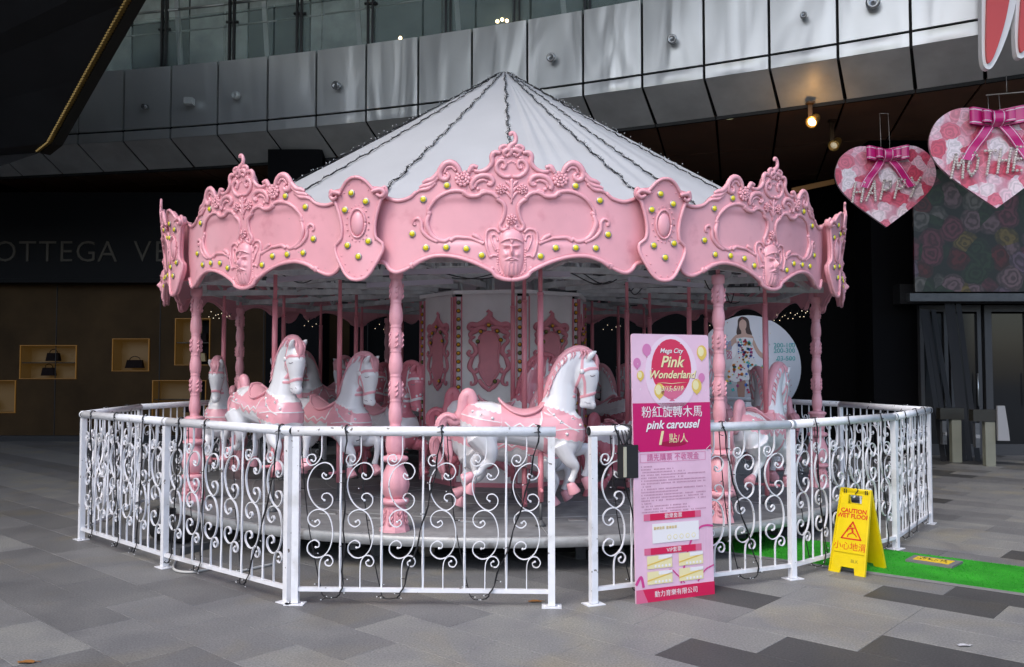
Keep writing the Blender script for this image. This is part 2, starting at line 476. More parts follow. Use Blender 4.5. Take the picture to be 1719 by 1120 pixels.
# gasket backing, soffit and slab
bk = MB(); sf = MB(); tr = MB()
for i in range(len(FJ) - 1):
    a, b = FJ[i], FJ[i + 1]; d = (b - a).normalized(); n_ = Vector((-d.y, d.x, 0))
    if n_.y < 0: n_ = -n_
    o = n_ * 0.1; o2 = n_ * 0.95
    bk.add([(a + o).to_tuple()[:2] + (ZK,), (b + o).to_tuple()[:2] + (ZK,), (b + o).to_tuple()[:2] + (ZT - .02,), (a + o).to_tuple()[:2] + (ZT - .02,)], [(0, 1, 2, 3)], 0, False)
    bk.add([(a + o2).to_tuple()[:2] + (ZL + .03,), (b + o2).to_tuple()[:2] + (ZL + .03,), (b + o).to_tuple()[:2] + (ZK + .03,), (a + o).to_tuple()[:2] + (ZK + .03,)], [(0, 1, 2, 3)], 0, False)
    # soffit boards behind each bay
    e0 = a + n_ * 0.86; e1 = b + n_ * 0.86
    far0 = Vector((e0.x + (20.4 - e0.y) * 0.42, 24.0, 0)); far1 = Vector((e1.x + (20.4 - e1.y) * 0.42, 24.0, 0))
    q = MB(); gg = (e1 - e0).normalized() * 0.012
    nd = 4
    for k in range(nd):
        t0, t1 = k / nd, (k + 1) / nd - 0.004
        p = [e0.lerp(far0, t0) + gg, e1.lerp(far1, t0) - gg, e1.lerp(far1, t1) - gg, e0.lerp(far0, t1) + gg]
        q.add([(v.x, v.y, ZL) for v in p] + [(v.x, v.y, ZL + .03) for v in p], [(0, 1, 2, 3), (0, 1, 5, 4), (1, 2, 6, 5), (2, 3, 7, 6), (3, 0, 4, 7)], 0, False)
    bpart(q, 'soffit_panel', M['soffit'])
for i in range(len(FJ) - 1):
    a, b = FJ[i], FJ[i + 1]; d = (b - a).normalized(); n_ = Vector((-d.y, d.x, 0)); n_ = n_ if n_.y > 0 else -n_
    tr.beam(a + n_ * .87 + Vector((0, 0, ZL - .02)), b + n_ * .87 + Vector((0, 0, ZL - .02)), .06, .06)
bpart(tr, 'lower_trim', M['joint'])
bpart(bk, 'joint_backing', M['joint'])
up = MB()
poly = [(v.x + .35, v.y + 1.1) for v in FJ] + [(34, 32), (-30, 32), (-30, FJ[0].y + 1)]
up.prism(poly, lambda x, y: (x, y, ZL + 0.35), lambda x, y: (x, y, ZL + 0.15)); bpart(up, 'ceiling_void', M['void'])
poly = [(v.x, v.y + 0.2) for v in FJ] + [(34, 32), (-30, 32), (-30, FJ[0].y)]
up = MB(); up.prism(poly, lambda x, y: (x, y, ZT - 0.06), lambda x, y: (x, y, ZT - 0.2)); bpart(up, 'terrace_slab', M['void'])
# ground-floor back wall, with unseen end walls added to keep light out
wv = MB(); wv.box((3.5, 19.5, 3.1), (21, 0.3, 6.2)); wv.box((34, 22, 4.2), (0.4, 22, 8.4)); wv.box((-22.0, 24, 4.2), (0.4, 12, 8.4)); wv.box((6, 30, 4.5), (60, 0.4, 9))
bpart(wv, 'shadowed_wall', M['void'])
for px_, D in ((500, 17.5), (700, 18.5), (1500, 16.4)):
    colm = MB(); c = at(px_, 622, D); colm.box((c.x, c.y, 3), (1.1, 0.8, 6))
    bpart(colm, 'dark_pillar', mat('dark_pillar_cladding', (0.005, 0.005, 0.006), 0.6, spec=.05))

# terrace above: glass balustrade, rails, glazed wall behind
M['glass_rail'] = mat('green_tinted_glass', (0.50, 0.62, 0.60), 0.05, alpha=0.22)
M['glz'] = mat('reflective_dark_glazing', (0.16, 0.21, 0.22), 0.12, 0.3, var=0.6, vscale=0.6)
M['glz2'] = mat('painted_sky_glazing', (0.62, 0.72, 0.72), 0.2, 0.0, var=0.45, vscale=0.8)  # pale base colour stands in for sky mirrored in the panes
M['post_dark'] = mat('dark_bronze_post', (0.025, 0.025, 0.027), 0.4, 0.5)
M['rail_metal'] = mat('satin_steel_rail', (0.50, 0.53, 0.53), 0.3, 0.8)
gl_h = 1.25
rail = MB(); rail2 = MB()
tt = []
for i in range(len(FJ) - 1):
    a, b = FJ[i], FJ[i + 1]; tt.append(a)
    n_ = Vector((0.35, 0.93, 0)); off = n_ * 0.18
    g_ = (b - a) * 0.02
    q = MB(); vs = [a + off + g_, b + off - g_]; vs2 = [v + n_ * 0.015 for v in vs]
    if a.x < 4.5:
        q.add([(v.x, v.y, z) for z in (ZT - .05, ZT + gl_h - .15) for v in (vs[0], vs[1], vs2[1], vs2[0])], [(0, 1, 5, 4), (1, 2, 6, 5), (2, 3, 7, 6), (3, 0, 4, 7), (4, 5, 6, 7)], 0, False)
        bpart(q, 'glass_pane', M['glass_rail'])
        rl = MB(); rl.tube([(a + off) + Vector((0, 0, ZT + gl_h)), (b + off) + Vector((0, 0, ZT + gl_h))], 0.028, 8); rl.tube([(a + off * 1.6) + Vector((0, 0, ZT + gl_h - .42)), (b + off * 1.6) + Vector((0, 0, ZT + gl_h - .42))], 0.02, 8)
        bpart(rl, 'handrail', M['rail_metal'])
for px_ in (255, 371, 490, 610, 742, 860, 985):
    # depth on curve along this pixel column
    best = min((abs((v.x / v.y) - (px_ - 859.5) / F), k) for k, v in enumerate([FJ[0].lerp(FJ[0], 0)] + [FJ[int(s)].lerp(FJ[min(int(s) + 1, len(FJ) - 1)], s - int(s)) for s in np.linspace(0, len(FJ) - 2, 400)]))
    s = np.linspace(0, len(FJ) - 2, 400)[best[1] - 1]; v = FJ[int(s)].lerp(FJ[int(s) + 1], s - int(s))
    q = MB()
    for dx in (-0.045, 0.045): q.box((v.x + 0.06 + dx, v.y + 0.13, ZT + gl_h / 2 + 0.2), (0.035, 0.12, gl_h + 0.5))
    q.tube([(v.x - 0.05, v.y + 0.1, ZT + gl_h - .42), (v.x + 0.2, v.y + 0.1, ZT + gl_h - .42)], 0.03, 8)
    bpart(q, 'balustrade_post', M['post_dark'])
# glazed wall of the upper storey, each pane its own part
for k in range(16):
    x0 = -13 + k * 1.45; y0 = 20.5 - 0.35 * (x0 + 13) * 0.8; x1 = x0 + 1.40; y1 = y0 - 0.35 * 1.4 * 0.8
    for z0, z1 in ((7.6, 9.4), (9.45, 12.5)):
        q = MB(); q.add([(x0, y0, z0), (x1, y1, z0), (x1, y1, z1), (x0, y0, z1), (x0, y0 + .05, z0), (x1, y1 + .05, z0), (x1, y1 + .05, z1), (x0, y0 + .05, z1)], [(0, 1, 2, 3), (7, 6, 5, 4), (0, 1, 5, 4), (1, 2, 6, 5), (2, 3, 7, 6), (3, 0, 4, 7)], 0, False)
        bpart(q, 'window_pane', M['glz2'] if rnd.random() < (0.6 if k < 7 else 0.1) else M['glz'])
q = MB()
for k in range(9):
    x0 = -11 + k * 2.0; y0 = 19.6 - 0.28 * (x0 + 13)
    q.beam((x0, y0, 7.7), (x0 - 0.35, y0, 12.5), 0.09, 0.09)
bpart(q, 'slanted_mullions', mat('pale_steel_strut', (0.60, 0.65, 0.66), 0.4, 0.0))
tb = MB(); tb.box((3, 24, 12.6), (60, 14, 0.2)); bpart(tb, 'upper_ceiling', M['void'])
tb = MB(); tb.box((2, 12.0, 12.1), (70, 13, 1.2)); tb.box((-21, 3.8, 12.3), (26, 3.2, 1.2)); tb.box((2, 24, 14), (70, 24, 1.2)); bpart(tb, 'overhead_shade_slabs', mat('pale_shade_slab', (0.50, 0.51, 0.51), 0.5))  # unseen slabs added overhead to shade the canopy and rear floor
lw = thing('added_side_block', 'unseen grey block added on the left to be mirrored in the steel fascia', 'building', (-38, -8, 0))  # out-of-view block, added only for its reflection in the cladding
q = MB(); q.box((0, 0, 12), (8, 44, 24)); q.build('wall', mat('side_block_grey', (0.50, 0.51, 0.50), 0.6, var=.2, vscale=.4), lw)
q = MB(); q.box((4.02, 0, 0), (0.06, 2.6, 2.0)); wme2 = q.data('window', mat('side_block_window', (0.05, 0.055, 0.06), 0.1))
for i in range(12):
    for j in range(5): obj('window', wme2, lw, (0, -19.5 + i * 3.5, 3.5 + j * 4.2))
# unseen block added behind the camera to tone the steel fascia reflections
ob = thing('added_rear_block', 'unseen grey block added behind the camera to tone reflections in the steel fascia', 'building', (-9, -46, 0))
q = MB(); q.box((0, 0, 3.5), (92, 16, 7)); q.build('wall', mat('rear_block_grey', (0.5, 0.5, 0.49), 0.6, var=.2, vscale=.4), ob)
wmat = mat('rear_block_window', (0.12, 0.13, 0.135), 0.1); q = MB(); q.box((0, 8.02, 0), (2.6, 0.06, 1.9)); wme = q.data('window', wmat)
for i in range(25):
    for j in range(1): obj('window', wme, ob, (-42 + i * 3.5, 0, 3 + j * 4))
# warm bulbs up on the terrace
eb = mat('warm_bulb', (1, .8, .5), emit=(1, .72, .35), estr=6)
for x, y in ((835, 36), (843, 33), (851, 35), (672, 64)):
    c = at(x, y, 16.6); q = MB(); q.ball(c, 0.035, 8, 6); 
    bpart(q, 'ceiling_bulb', eb)

# small floodlights fixed to the fascia
fm = mat('white_luminaire', (0.62, 0.64, 0.62), 0.35, 0.2)
fmd = mat('chrome_luminaire', (0.35, 0.36, 0.37), 0.25, 0.7)
lab = {0: 'small dark luminaire on the leftmost visible steel panels', 1: 'white boxy luminaire on the left steel fascia', 2: 'round white luminaire on the left steel fascia, left of the canopy',
       3: 'chrome luminaire on the fascia just up and left of the canopy', 4: 'chrome luminaire on the fascia directly right of the canopy peak', 5: 'grey ball luminaire on the bright steel panel, third right of the canopy',
       6: 'small chrome luminaire on the bright steel fascia, above the lit spotlight', 7: 'large grey round luminaire at the top right of the fascia'}
for k, (x, y) in enumerate(((250, 182), (323, 175), (401, 163), (569, 147), (927, 101), (1128, 71), (1346, 31), (1461, 10))):
    u = (x - 859.5) / F; bestd = 99
    for s in np.linspace(0, len(FJ) - 2.001, 1500):
        v = FJ[int(s)].lerp(FJ[int(s) + 1], s - int(s))
        p = at(x, y, v.y)
        if abs(p.x - v.x) < bestd: bestd = abs(p.x - v.x); bp_ = p
    p = bp_; t = thing('fascia_luminaire', lab[k], 'luminaire', (p.x, p.y, p.z), 0, 'luminaires on the steel fascia')
    s_ = 0.6 if k in (0, 6) else (1.15 if k == 7 else 0.9)
    q = MB(); ax = Vector((-0.35, -1, -0.15))
    if k == 1: q.box((0, -.17, 0), (0.17, 0.16, 0.13), 0)
    else: q.lathe([(0.03, 0), (0.085 * s_, 0.01), (0.09 * s_, 0.10), (0.075 * s_, 0.13), (0.05 * s_, 0.115), (0.0, 0.11)], 16, (0, -.08, 0), 0, axis=ax)
    q.build('housing', fm if k in (1, 2) else fmd, t)
    q = MB(); q.tube([(0, 0.02, 0), (0, -.1, 0)], 0.028 * s_, 8); q.build('bracket', M['steel_dark'], t)

# spotlights below the soffit
def spot(x, y, D, lit, label):
    p = at(x, y, D); t = thing('soffit_spotlight', label, 'spotlight', (p.x, p.y, p.z), 0, 'spotlights hanging below the brown soffit')
    ax = Vector((-0.62, -0.52, -0.6)).normalized()
    q = MB(); q.lathe([(0.05, -0.20), (0.065, -0.17), (0.09, -.02), (0.10, 0.03), (0.085, 0.03), (0.06, -0.01)], 16, (0, 0, 0), 0, axis=ax); q.build('housing', M['gold'], t)
    q = MB(); q.lathe([(0.062, 0.0), (0.05, 0.02), (0.0, 0.026)], 16, (0, 0, 0), 0, axis=ax)
    q.build('lens', mat('lit_lens', (1, .9, .7), emit=(1, .80, .45), estr=lit), t)
    q = MB(); q.box((0, 0.08, (ZL - p.z) / 2 + .02), (0.07, 0.02, ZL - p.z - 0.06)); q.box((0, 0.06, ZL - p.z - .02), (0.12, 0.12, 0.03)); q.build('bracket', mat('dark_brass', (.10, .06, .03), .5, .5), t)
    if lit > 5:
        L = bpy.data.lights.new('spot_glow', 'POINT'); L.energy = 2.2; L.color = (1, .55, .2); L.shadow_soft_size = .05
        lo = bpy.data.objects.new('spot_glow', L); COL.objects.link(lo); lo.location = (p.x - .05, p.y - .12, p.z + .05)


spot(1363, 205, 13.6, 6, 'lit brass spotlight under the soffit, glowing warm white')
spot(1400, 244, 14.6, .12, 'dim brass spotlight under the soffit, right of and behind the lit one')
p = at(1224, 242, 14.5); q = MB(); q.lathe([(0.0, -.002), (0.1, 0), (0.11, 0.012)], 20, (p.x, p.y, ZL - .014)); tag(q.build('recessed_downlight', mat('dim_downlight', (.5, .5, .35), emit=(.5, .5, .3), estr=.25)), 'dim round recessed downlight in the brown soffit', 'downlight')
q = MB(); a = at(1330, 320, 17); b_ = at(1400, 305, 17); q.beam(a, b_, .05, .1); tag(q.build('wall_light_strip', mat('dim_orange_strip', (.3, .16, .06), emit=(.45, .22, .07), estr=.03)), 'dim orange light strip in the dark behind the left heart', 'light')

# ------------------------------------------------------------------ dark canopy wedge, upper left, with gold ribbed edge
wd = thing('overhanging_wedge', 'huge dark overhanging wedge with gold ribbed edge in the top left corner', 'canopy', (-9, 14, 6))
WI = Vector((9, -14, -6))
edge = [at(x, y, D) for x, y, D in ((261, -70, 11.2), (222, 0, 11.9), (149, 130, 13.2), (88, 240, 14.4), (68, 256, 14.7))]
q = MB()
fr = [e for e in edge] + [at(-60, 300, 14.9), at(-500, 300, 14.9), at(-500, -90, 11)]
n0 = len(fr); vs = [p + WI for p in fr] + [p + WI + Vector((-2.6, 3.6, 1.4)) for p in fr]
tri = tessellate_polygon([[Vector((p.x, p.z, 0)) for p in fr]])
q.add(vs, [tuple(t) for t in tri] + [tuple(i + n0 for i in t) for t in tri] + [(i, (i + 1) % n0, (i + 1) % n0 + n0, i + n0) for i in range(n0)], 0, False)
q.build('wedge_body', mat('charcoal_cladding', (0.012, 0.012, 0.014), 0.5, var=.3, vscale=1), wd)
q = MB(); q2 = MB()
for i in range(len(edge) - 1):
    a, b_ = edge[i] + WI, edge[i + 1] + WI; L = (b_ - a).length; nn = int(L / 0.065)
    q2.beam(a + Vector((.06, .04, 0)), b_ + Vector((.06, .04, 0)), .16, .05)
    for k in range(nn):
        p = a.lerp(b_, k / nn) + Vector((-.02, -.06, 0)); q.box(p, (0.10, 0.05, 0.026), 0, mtx=Matrix.Rotation(R(-28), 3, 'Y'))
q.build('ribbed_trim', mat('backlit_gold_rib', (0.35, 0.22, 0.06), 0.4, 0.5), wd)['kind'] = 'stuff'
q2.build('edge_strip', mat('dark_gold_edge', (0.02, 0.018, 0.015), 0.5), wd)

# ------------------------------------------------------------------ shop front on the left
shop = thing('boutique_front', 'dim bronze boutique front with glowing display niches on the far left', 'shop', (-8, 19, 0))
SI = Vector((8, -19, 0))
SY = 19.0
niches = [(35, 581, 128, 635), (190, 570, 250, 622), (-40, 640, 26, 692), (257, 640, 345, 700), (295, 536, 352, 612)]
# wall built round the niches as boxes between them: use a grid of cells
bx0, bx1 = -24.0, -3.6
rects = []
for x0, y0, x1, y1 in niches:
    a = at(x0, y1, SY); b_ = at(x1, y0, SY); rects.append((a.x, b_.x, a.z, b_.z))
xsn = sorted({bx0, bx1} | {r[0] for r in rects} | {r[1] for r in rects}); zsn = sorted({0, 3.55} | {r[2] for r in rects} | {r[3] for r in rects})
q = MB()
for i in range(len(xsn) - 1):
    for j in range(len(zsn) - 1):
        cx_, cz_ = (xsn[i] + xsn[i + 1]) / 2, (zsn[j] + zsn[j + 1]) / 2
        if any(r[0] < cx_ < r[1] and r[2] < cz_ < r[3] for r in rects): continue
        q.add([(xsn[i] + 8, 0, zsn[j]), (xsn[i + 1] + 8, 0, zsn[j]), (xsn[i + 1] + 8, 0, zsn[j + 1]), (xsn[i] + 8, 0, zsn[j + 1])], [(0, 1, 2, 3)], 0, False)
q.build('wall', M['shopwall'], shop)
q = MB()
for k in range(7):
    x_ = -17 + k * 2.3; q.box((x_ + 8, -.008, 1.77), (0.015, 0.015, 3.5))
q.box((-5.8, -.06, 0.06), (20.4, 0.12, 0.12)); q.build('joint_trim', M['black'], shop)
NW = mat('niche_backlight', (0.12, 0.08, 0.03), 0.5, emit=(0.8, 0.40, 0.08), estr=0.018)
NG = mat('niche_edge_glow', (0.10, 0.06, 0.02), 0.5, emit=(1.0, 0.46, 0.06), estr=0.05)
BAG = mat('dark_leather', (0.008, 0.004, 0.004), 0.6, spec=.1)
SHF = mat('shelf_glass_dark', (0.02, 0.018, 0.015), 0.2)
bl = ['small dark handbag on the upper shelf of the leftmost full niche', 'small dark handbag on the lower shelf of the leftmost full niche', 'dark red handbag in the small square niche', 'dark handbag in the cut-off niche at the left picture edge',
      'dark handbag in the low niche behind the fence', 'dark handbag on the upper shelf of the niche beside the left column', 'pale handbag on the lower shelf of the niche beside the left column']
spots_ = [(0, .5, .52), (0, .42, .06), (1, .5, .06), (2, .2, .1), (3, .65, .1), (4, .65, .5), (4, .62, .06)]
for k, (x0, x1, z0, z1) in enumerate(rects):
    w, h = x1 - x0, z1 - z0; dp = 0.4
    d_ = obj('display_niche', None, shop, (x0 + 8, 0, z0))
    q = MB(); q.add([(0, 0, 0), (w, 0, 0), (w, 0, h), (0, 0, h), (0, dp, 0), (w, dp, 0), (w, dp, h), (0, dp, h)], [(4, 5, 6, 7), (0, 1, 5, 4), (2, 3, 7, 6), (0, 3, 7, 4), (1, 2, 6, 5)], 0, False); q.build('niche_lining', NW, d_)
    q = MB(); e = 0.012
    for c_, s_ in (((w / 2, -.02, -e), (w + 4 * e, .03, e)), ((w / 2, -.02, h + e), (w + 4 * e, .03, e)), ((-e, -.02, h / 2), (e, .03, h + e)), ((w + e, -.02, h / 2), (e, .03, h + e))): q.box(c_, s_)
    q.build('glowing_edge', NG, d_)
    if k in (0, 4, 3): q = MB(); q.box((w / 2, dp / 2, h * .48), (w, dp * .9, .02)); q.build('shelf', SHF, d_)
for k, (ni, fx_, fz_) in enumerate(spots_):
    x0, x1, z0, z1 = rects[ni]; w, h = x1 - x0, z1 - z0
    t = thing('handbag', bl[k], 'handbag', (x0 + w * fx_, SY + .2, z0 + h * fz_ + .012))
    bw = 0.3 if ni != 1 else 0.4
    q = MB(); q.box((0, 0, .09), (bw, .12, .18), taper=.8); q.build('bag_body', BAG if k != 6 else mat('tan_leather', (.35, .25, .1), .4), t)
    q = MB(); q.tube([(math.cos(a_) * bw * .3, 0, .17 + math.sin(a_) * .09) for a_ in np.linspace(0, PI, 9)], .009, 6); q.build('handle', BAG, t)
# sign fascia with lettering
sgm = mat('black_sign_fascia', (0.006, 0.006, 0.007), 0.6, spec=.15); q = MB(); q.box((-5.8, -.1, 4.5), (20.4, 0.5, 1.9)); q.box((-5.8, -.12, 3.5), (20.4, 0.6, 0.08)); q.build('sign_fascia', sgm, shop)
a = at(-35, 445, SY - .36); b_ = at(290, 445, SY - .36)
lm_ = (mat('aged_brass_letter', (0.045, 0.035, 0.024), 0.5, 0.1)); zc = at(0, 424, SY - .36).z
cur = a.x + 8 - .12
for ch in 'BOTTEGA VENETA':
    if ch == ' ': cur += .30; continue
    me = text_mesh(ch, 0.66, 0.01, -.006, 0, 'LEFT'); me.name = 'letter'; me.materials.clear(); me.materials.append(lm_); wd_ = max(v.co.x for v in me.vertices)
    me.transform(Matrix.Translation((cur, -.36, zc)) @ Matrix.Rotation(PI / 2, 4, 'X')); obj('letter', me, shop); cur += wd_ + .055

# ------------------------------------------------------------------ entrance on the right
ent = thing('mall_entrance', 'dark glazed mall entrance with grey door frames on the far right', 'entrance', (9, 15.8, 0))
EI = Vector((9, 15.8, 0))
fg = mat('grey_door_frame', (0.055, 0.055, 0.058), 0.5, 0.1); dgl = mat('dark_door_glass', (0.016, 0.017, 0.018), 0.08)
for k, (x0, x1) in enumerate(((1545, 1592), (1596, 1648), (1654, 1735), (1739, 1820), (1824, 1905))):
    a = at(x0, 700, 15.8); b_ = at(x1, 700, 15.8); w = b_.x - a.x; h = 2.75
    d_ = obj('glass_door', None, ent, (a.x - 9, 0, 0))
    q = MB(); t_ = 0.07 if k < 2 else .13
    q.box((t_ / 2, 0, h / 2), (t_, .1, h)); q.box((w - t_ / 2, 0, h / 2), (t_, .1, h)); q.box((w / 2, 0, h - .06), (w - 2 * t_, .1, .12)); q.box((w / 2, 0, .1), (w - 2 * t_, .1, .2)); q.build('frame', fg, d_)
    q = MB(); q.box((w / 2, 0.01, h / 2 + .02), (w - 2 * t_, .02, h - .35)); q.build('pane', dgl, d_)
    q = MB(); q.tube([(w * .82, -.09, .9), (w * .82, -.09, 1.5)], .015, 8); q.build('handle', M['rail_metal'], d_)
q = MB(); q.box((3.6, 0, 2.95), (11, .3, .36)); q.build('lintel', mat('dark_lintel', (.02, .02, .022), .4), ent)
q = MB(); q.box((3.6, .6, 5.0), (11, .2, 3.6)); q.box((3.6, .6, 1.4), (11, .1, 2.8)); q.build('back_wall', M['void'], ent)
# floral mural behind the glass


def floral(name, base, cols, scale, dark=1.0, lo=.48, hi=.62, ring=.55):
    m = bpy.data.materials.new(name); m.use_nodes = True; n = m.node_tree.nodes; l = m.node_tree.links; b = n['Principled BSDF']
    b.inputs['Roughness'].default_value = 0.35
    tc = n.new('ShaderNodeTexCoord')
    nz = n.new('ShaderNodeTexNoise'); nz.inputs['Scale'].default_value = scale * 0.8; nz.inputs['Detail'].default_value = 3
    l.new(tc.outputs['Object'], nz.inputs[0])
    mxv = n.new('ShaderNodeMix'); mxv.data_type = 'VECTOR'; mxv.inputs[0].default_value = 0.14
    l.new(tc.outputs['Object'], mxv.inputs[4]); l.new(nz.outputs['Color'], mxv.inputs[5])
    vo = n.new('ShaderNodeTexVoronoi'); vo.inputs['Scale'].default_value = scale; l.new(mxv.outputs[1], vo.inputs['Vector'])
    sep = n.new('ShaderNodeSeparateColor'); l.new(vo.outputs['Color'], sep.inputs[0])
    r = n.new('ShaderNodeValToRGB'); l.new(sep.outputs[0], r.inputs[0]); r.color_ramp.interpolation = 'CONSTANT'
    el = r.color_ramp.elements
    while len(el) < len(cols): el.new(0.5)
    for i, c in enumerate(cols): el[i].position = i / len(cols); el[i].color = (*[q * dark for q in c], 1)
    # petals: rings inside each cell
    v2 = n.new('ShaderNodeTexVoronoi'); v2.inputs['Scale'].default_value = scale * 3.3; l.new(mxv.outputs[1], v2.inputs['Vector'])
    wv_ = n.new('ShaderNodeMath'); wv_.operation = 'SINE'; mu = n.new('ShaderNodeMath'); mu.operation = 'MULTIPLY'; mu.inputs[1].default_value = 26
    l.new(vo.outputs['Distance'], mu.inputs[0]); ad = n.new('ShaderNodeMath'); ad.operation = 'ADD'; m3 = n.new('ShaderNodeMath'); m3.operation = 'MULTIPLY'; m3.inputs[1].default_value = 5
    l.new(v2.outputs['Distance'], m3.inputs[0]); l.new(mu.outputs[0], ad.inputs[0]); l.new(m3.outputs[0], ad.inputs[1]); l.new(ad.outputs[0], wv_.inputs[0])
    mr = n.new('ShaderNodeMapRange'); mr.inputs['From Min'].default_value = -1; mr.inputs['To Min'].default_value = ring; mr.inputs['To Max'].default_value = 1.15; l.new(wv_.outputs[0], mr.inputs[0])
    vm = n.new('ShaderNodeVectorMath'); vm.operation = 'SCALE'; l.new(r.outputs[0], vm.inputs[0]); l.new(mr.outputs[0], vm.inputs['Scale'])
    # background between flowers
    st = n.new('ShaderNodeMapRange'); st.inputs['From Min'].default_value = lo; st.inputs['From Max'].default_value = hi; l.new(vo.outputs['Distance'], st.inputs[0])
    mx = n.new('ShaderNodeMix'); mx.data_type = 'RGBA'; l.new(st.outputs[0], mx.inputs[0]); l.new(vm.outputs[0], mx.inputs[6]); mx.inputs[7].default_value = (*[q * dark for q in base], 1)
    l.new(mx.outputs[2], b.inputs['Base Color'])
    return m


mur = floral('flower_wall_print', (0.02, 0.03, 0.02), [(.55, .12, .2), (.6, .35, .4), (.05, .12, .04), (.5, .45, .4), (.35, .03, .04), (.5, .3, .45), (.05, .12, .04), (.6, .4, .08)], 3.4, 0.24, .55, .75, .4)
a = at(1535, 490, 15.2); b_ = at(1900, 285, 15.2)
q = MB(); q.box(((a.x + b_.x) / 2, 15.2, (a.z + b_.z) / 2), (b_.x - a.x, .05, b_.z - a.z)); tag(q.build('flower_mural', mur), 'dim flower-print mural above the mall entrance, behind the big heart', 'mural')
q = MB(); q.box(((a.x + b_.x) / 2, 15.24, (a.z) - .1), (b_.x - a.x + .2, .16, .14)); tag(q.build('mural_ledge', M['steel_dark']), 'dark ledge under the flower mural', 'ledge')
# cream bollard stands and umbrella-bag stand
crm = mat('cream_metal', (0.22, 0.22, 0.17), 0.5, var=.06)
for k, (x, D, lb) in enumerate(((1603, 14.6, 'left cream cabinet stand with a dark top by the entrance doors'), (1659, 14.0, 'right cream cabinet stand with a dark top by the entrance doors'))):
    p = at(x, 700, D); t = thing('cabinet_stand', lb, 'stand', (p.x, D, 0), 0, 'cream cabinet stands by the doors')
    q = MB(); q.box((0, 0, .36), (.16, .10, .72)); q.build('pillar', crm, t)
    q = MB(); q.box((-.08, 0, .82), (.40, .14, .19)); q.build('dark_head', mat('dark_brown_head', (.03, .028, .022), .4), t)
    q = MB(); q.box((-.2, 0, .5), (.07, .08, .4)); q.build('side_panel', M['steel_dark'], t)
    q = MB(); q.box((-.20, -.044, .48), (.07, .006, .06)); q.build('chrome_tab', mat('chrome_tab', (.9, .9, .9), .1, .9), t)
p = at(1680, 700, 13.9); q = MB(); q.add([(p.x - .05, 13.9, .98), (p.x + .06, 13.88, .98), (p.x + .1, 13.86, .6), (p.x + .11, 13.85, .42), (p.x - .06, 13.88, .42), (p.x - .05, 13.94, .98), (p.x + .06, 13.92, .98), (p.x + .1, 13.9, .6), (p.x + .11, 13.89, .42), (p.x - .06, 13.92, .42)],
                                    [(0, 1, 2, 3, 4), (9, 8, 7, 6, 5), (0, 1, 6, 5), (1, 2, 7, 6), (2, 3, 8, 7), (3, 4, 9, 8), (4, 0, 5, 9)], 0, False)
tag(q.build('plastic_bag', mat('white_film', (.3, .3, .31), .3)), 'white plastic bag hanging beside the right cabinet stand', 'plastic bag')
# leaning plastic curtain strips
for k, (xa, ya, xb, yb) in enumerate(((1548, 520, 1584, 770), (1590, 510, 1618, 765))):
    a = at(xa, ya, 15.3); b_ = at(xb, yb, 14.7); b_.z = 0.01
    q = MB(); n_ = 12
    for s in range(3):
        o = Vector((.1 * s, .03 * (s % 2), 0)); q.beam(a + o, b_ + o * 1.2, .09, .006)
    tag(q.build('curtain_strip', mat('dusty_clear_vinyl', (.012, .012, .013), .5, spec=.2)), 'dark vinyl curtain sheet leaning by the doors, ' + ('beside the fence corner' if k == 0 else 'nearer the glass doors'), 'curtain')
# ================================================================== CAROUSEL
CX, CY = -0.09, 10.4
HP = 0.27
RP = 3.80
car = thing('carousel', 'pink and white merry-go-round with carved pink valance and white conical canopy', 'carousel', (CX, CY, 0))
# platform
q = MB(); q.lathe([(0.02, HP - .06), (RP - .03, HP - .06), (RP - .03, HP), (0.02, HP)], 96, mi=0); q.build('deck', M['deck'], car)
q = MB(); q.lathe([(RP - .028, HP - .075), (RP, HP - .075), (RP + .012, HP - .07), (RP + .012, HP + .003), (RP - .0, HP + .006), (RP - .028, HP + .006)], 96, cap=False); q.build('deck_rim', M['deck_rim'], car)
q = MB()
for rr0 in (1.35, 2.1, 2.9): q.lathe([(rr0, HP + .0005), (rr0, HP + .003), (rr0 + .006, HP + .003), (rr0 + .006, HP + .0005)], 96, cap=False)
for k in range(16):
    a = 2 * PI * k / 16 + .1; q.beam((1.1 * math.cos(a), 1.1 * math.sin(a), HP + .0015), (3.75 * math.cos(a), 3.75 * math.sin(a), HP + .0015), .006, .003)
q.build('deck_seams', M['deck_rim'], car)
q = MB(); q.lathe([(3.05, 0.0), (3.05, HP - .06)], 64, cap=False); q.lathe([(0.1, HP - .065), (RP - .03, HP - .065)], 64, cap=False)
q.build('underskirt', M['blackvoid'], car)
q = MB()
for k in range(12):
    a = 2 * PI * k / 12 + .2; q.box((3.3 * math.cos(a), 3.3 * math.sin(a), .1), (.08, .08, .2)); q.beam((3.0 * math.cos(a), 3.0 * math.sin(a), .16), (3.7 * math.cos(a), 3.7 * math.sin(a), .16), .05, .07)
q.build('underframe', M['steel_dark'], car)['kind'] = 'stuff'
wm = mat('dusty_caster_tyre', (.16, .14, .11), .7)
for a in (-10, 35, -55, 80): q = MB(); q.lathe([(.03, -.02), (.065, -.02), (.07, 0), (.065, .02), (.03, .02)], 16, axis=(math.sin(R(a)), -math.cos(R(a)), 0)); q.build('support_wheel', wm, car, (3.45 * math.sin(R(a)), -3.45 * math.cos(R(a)), .115))

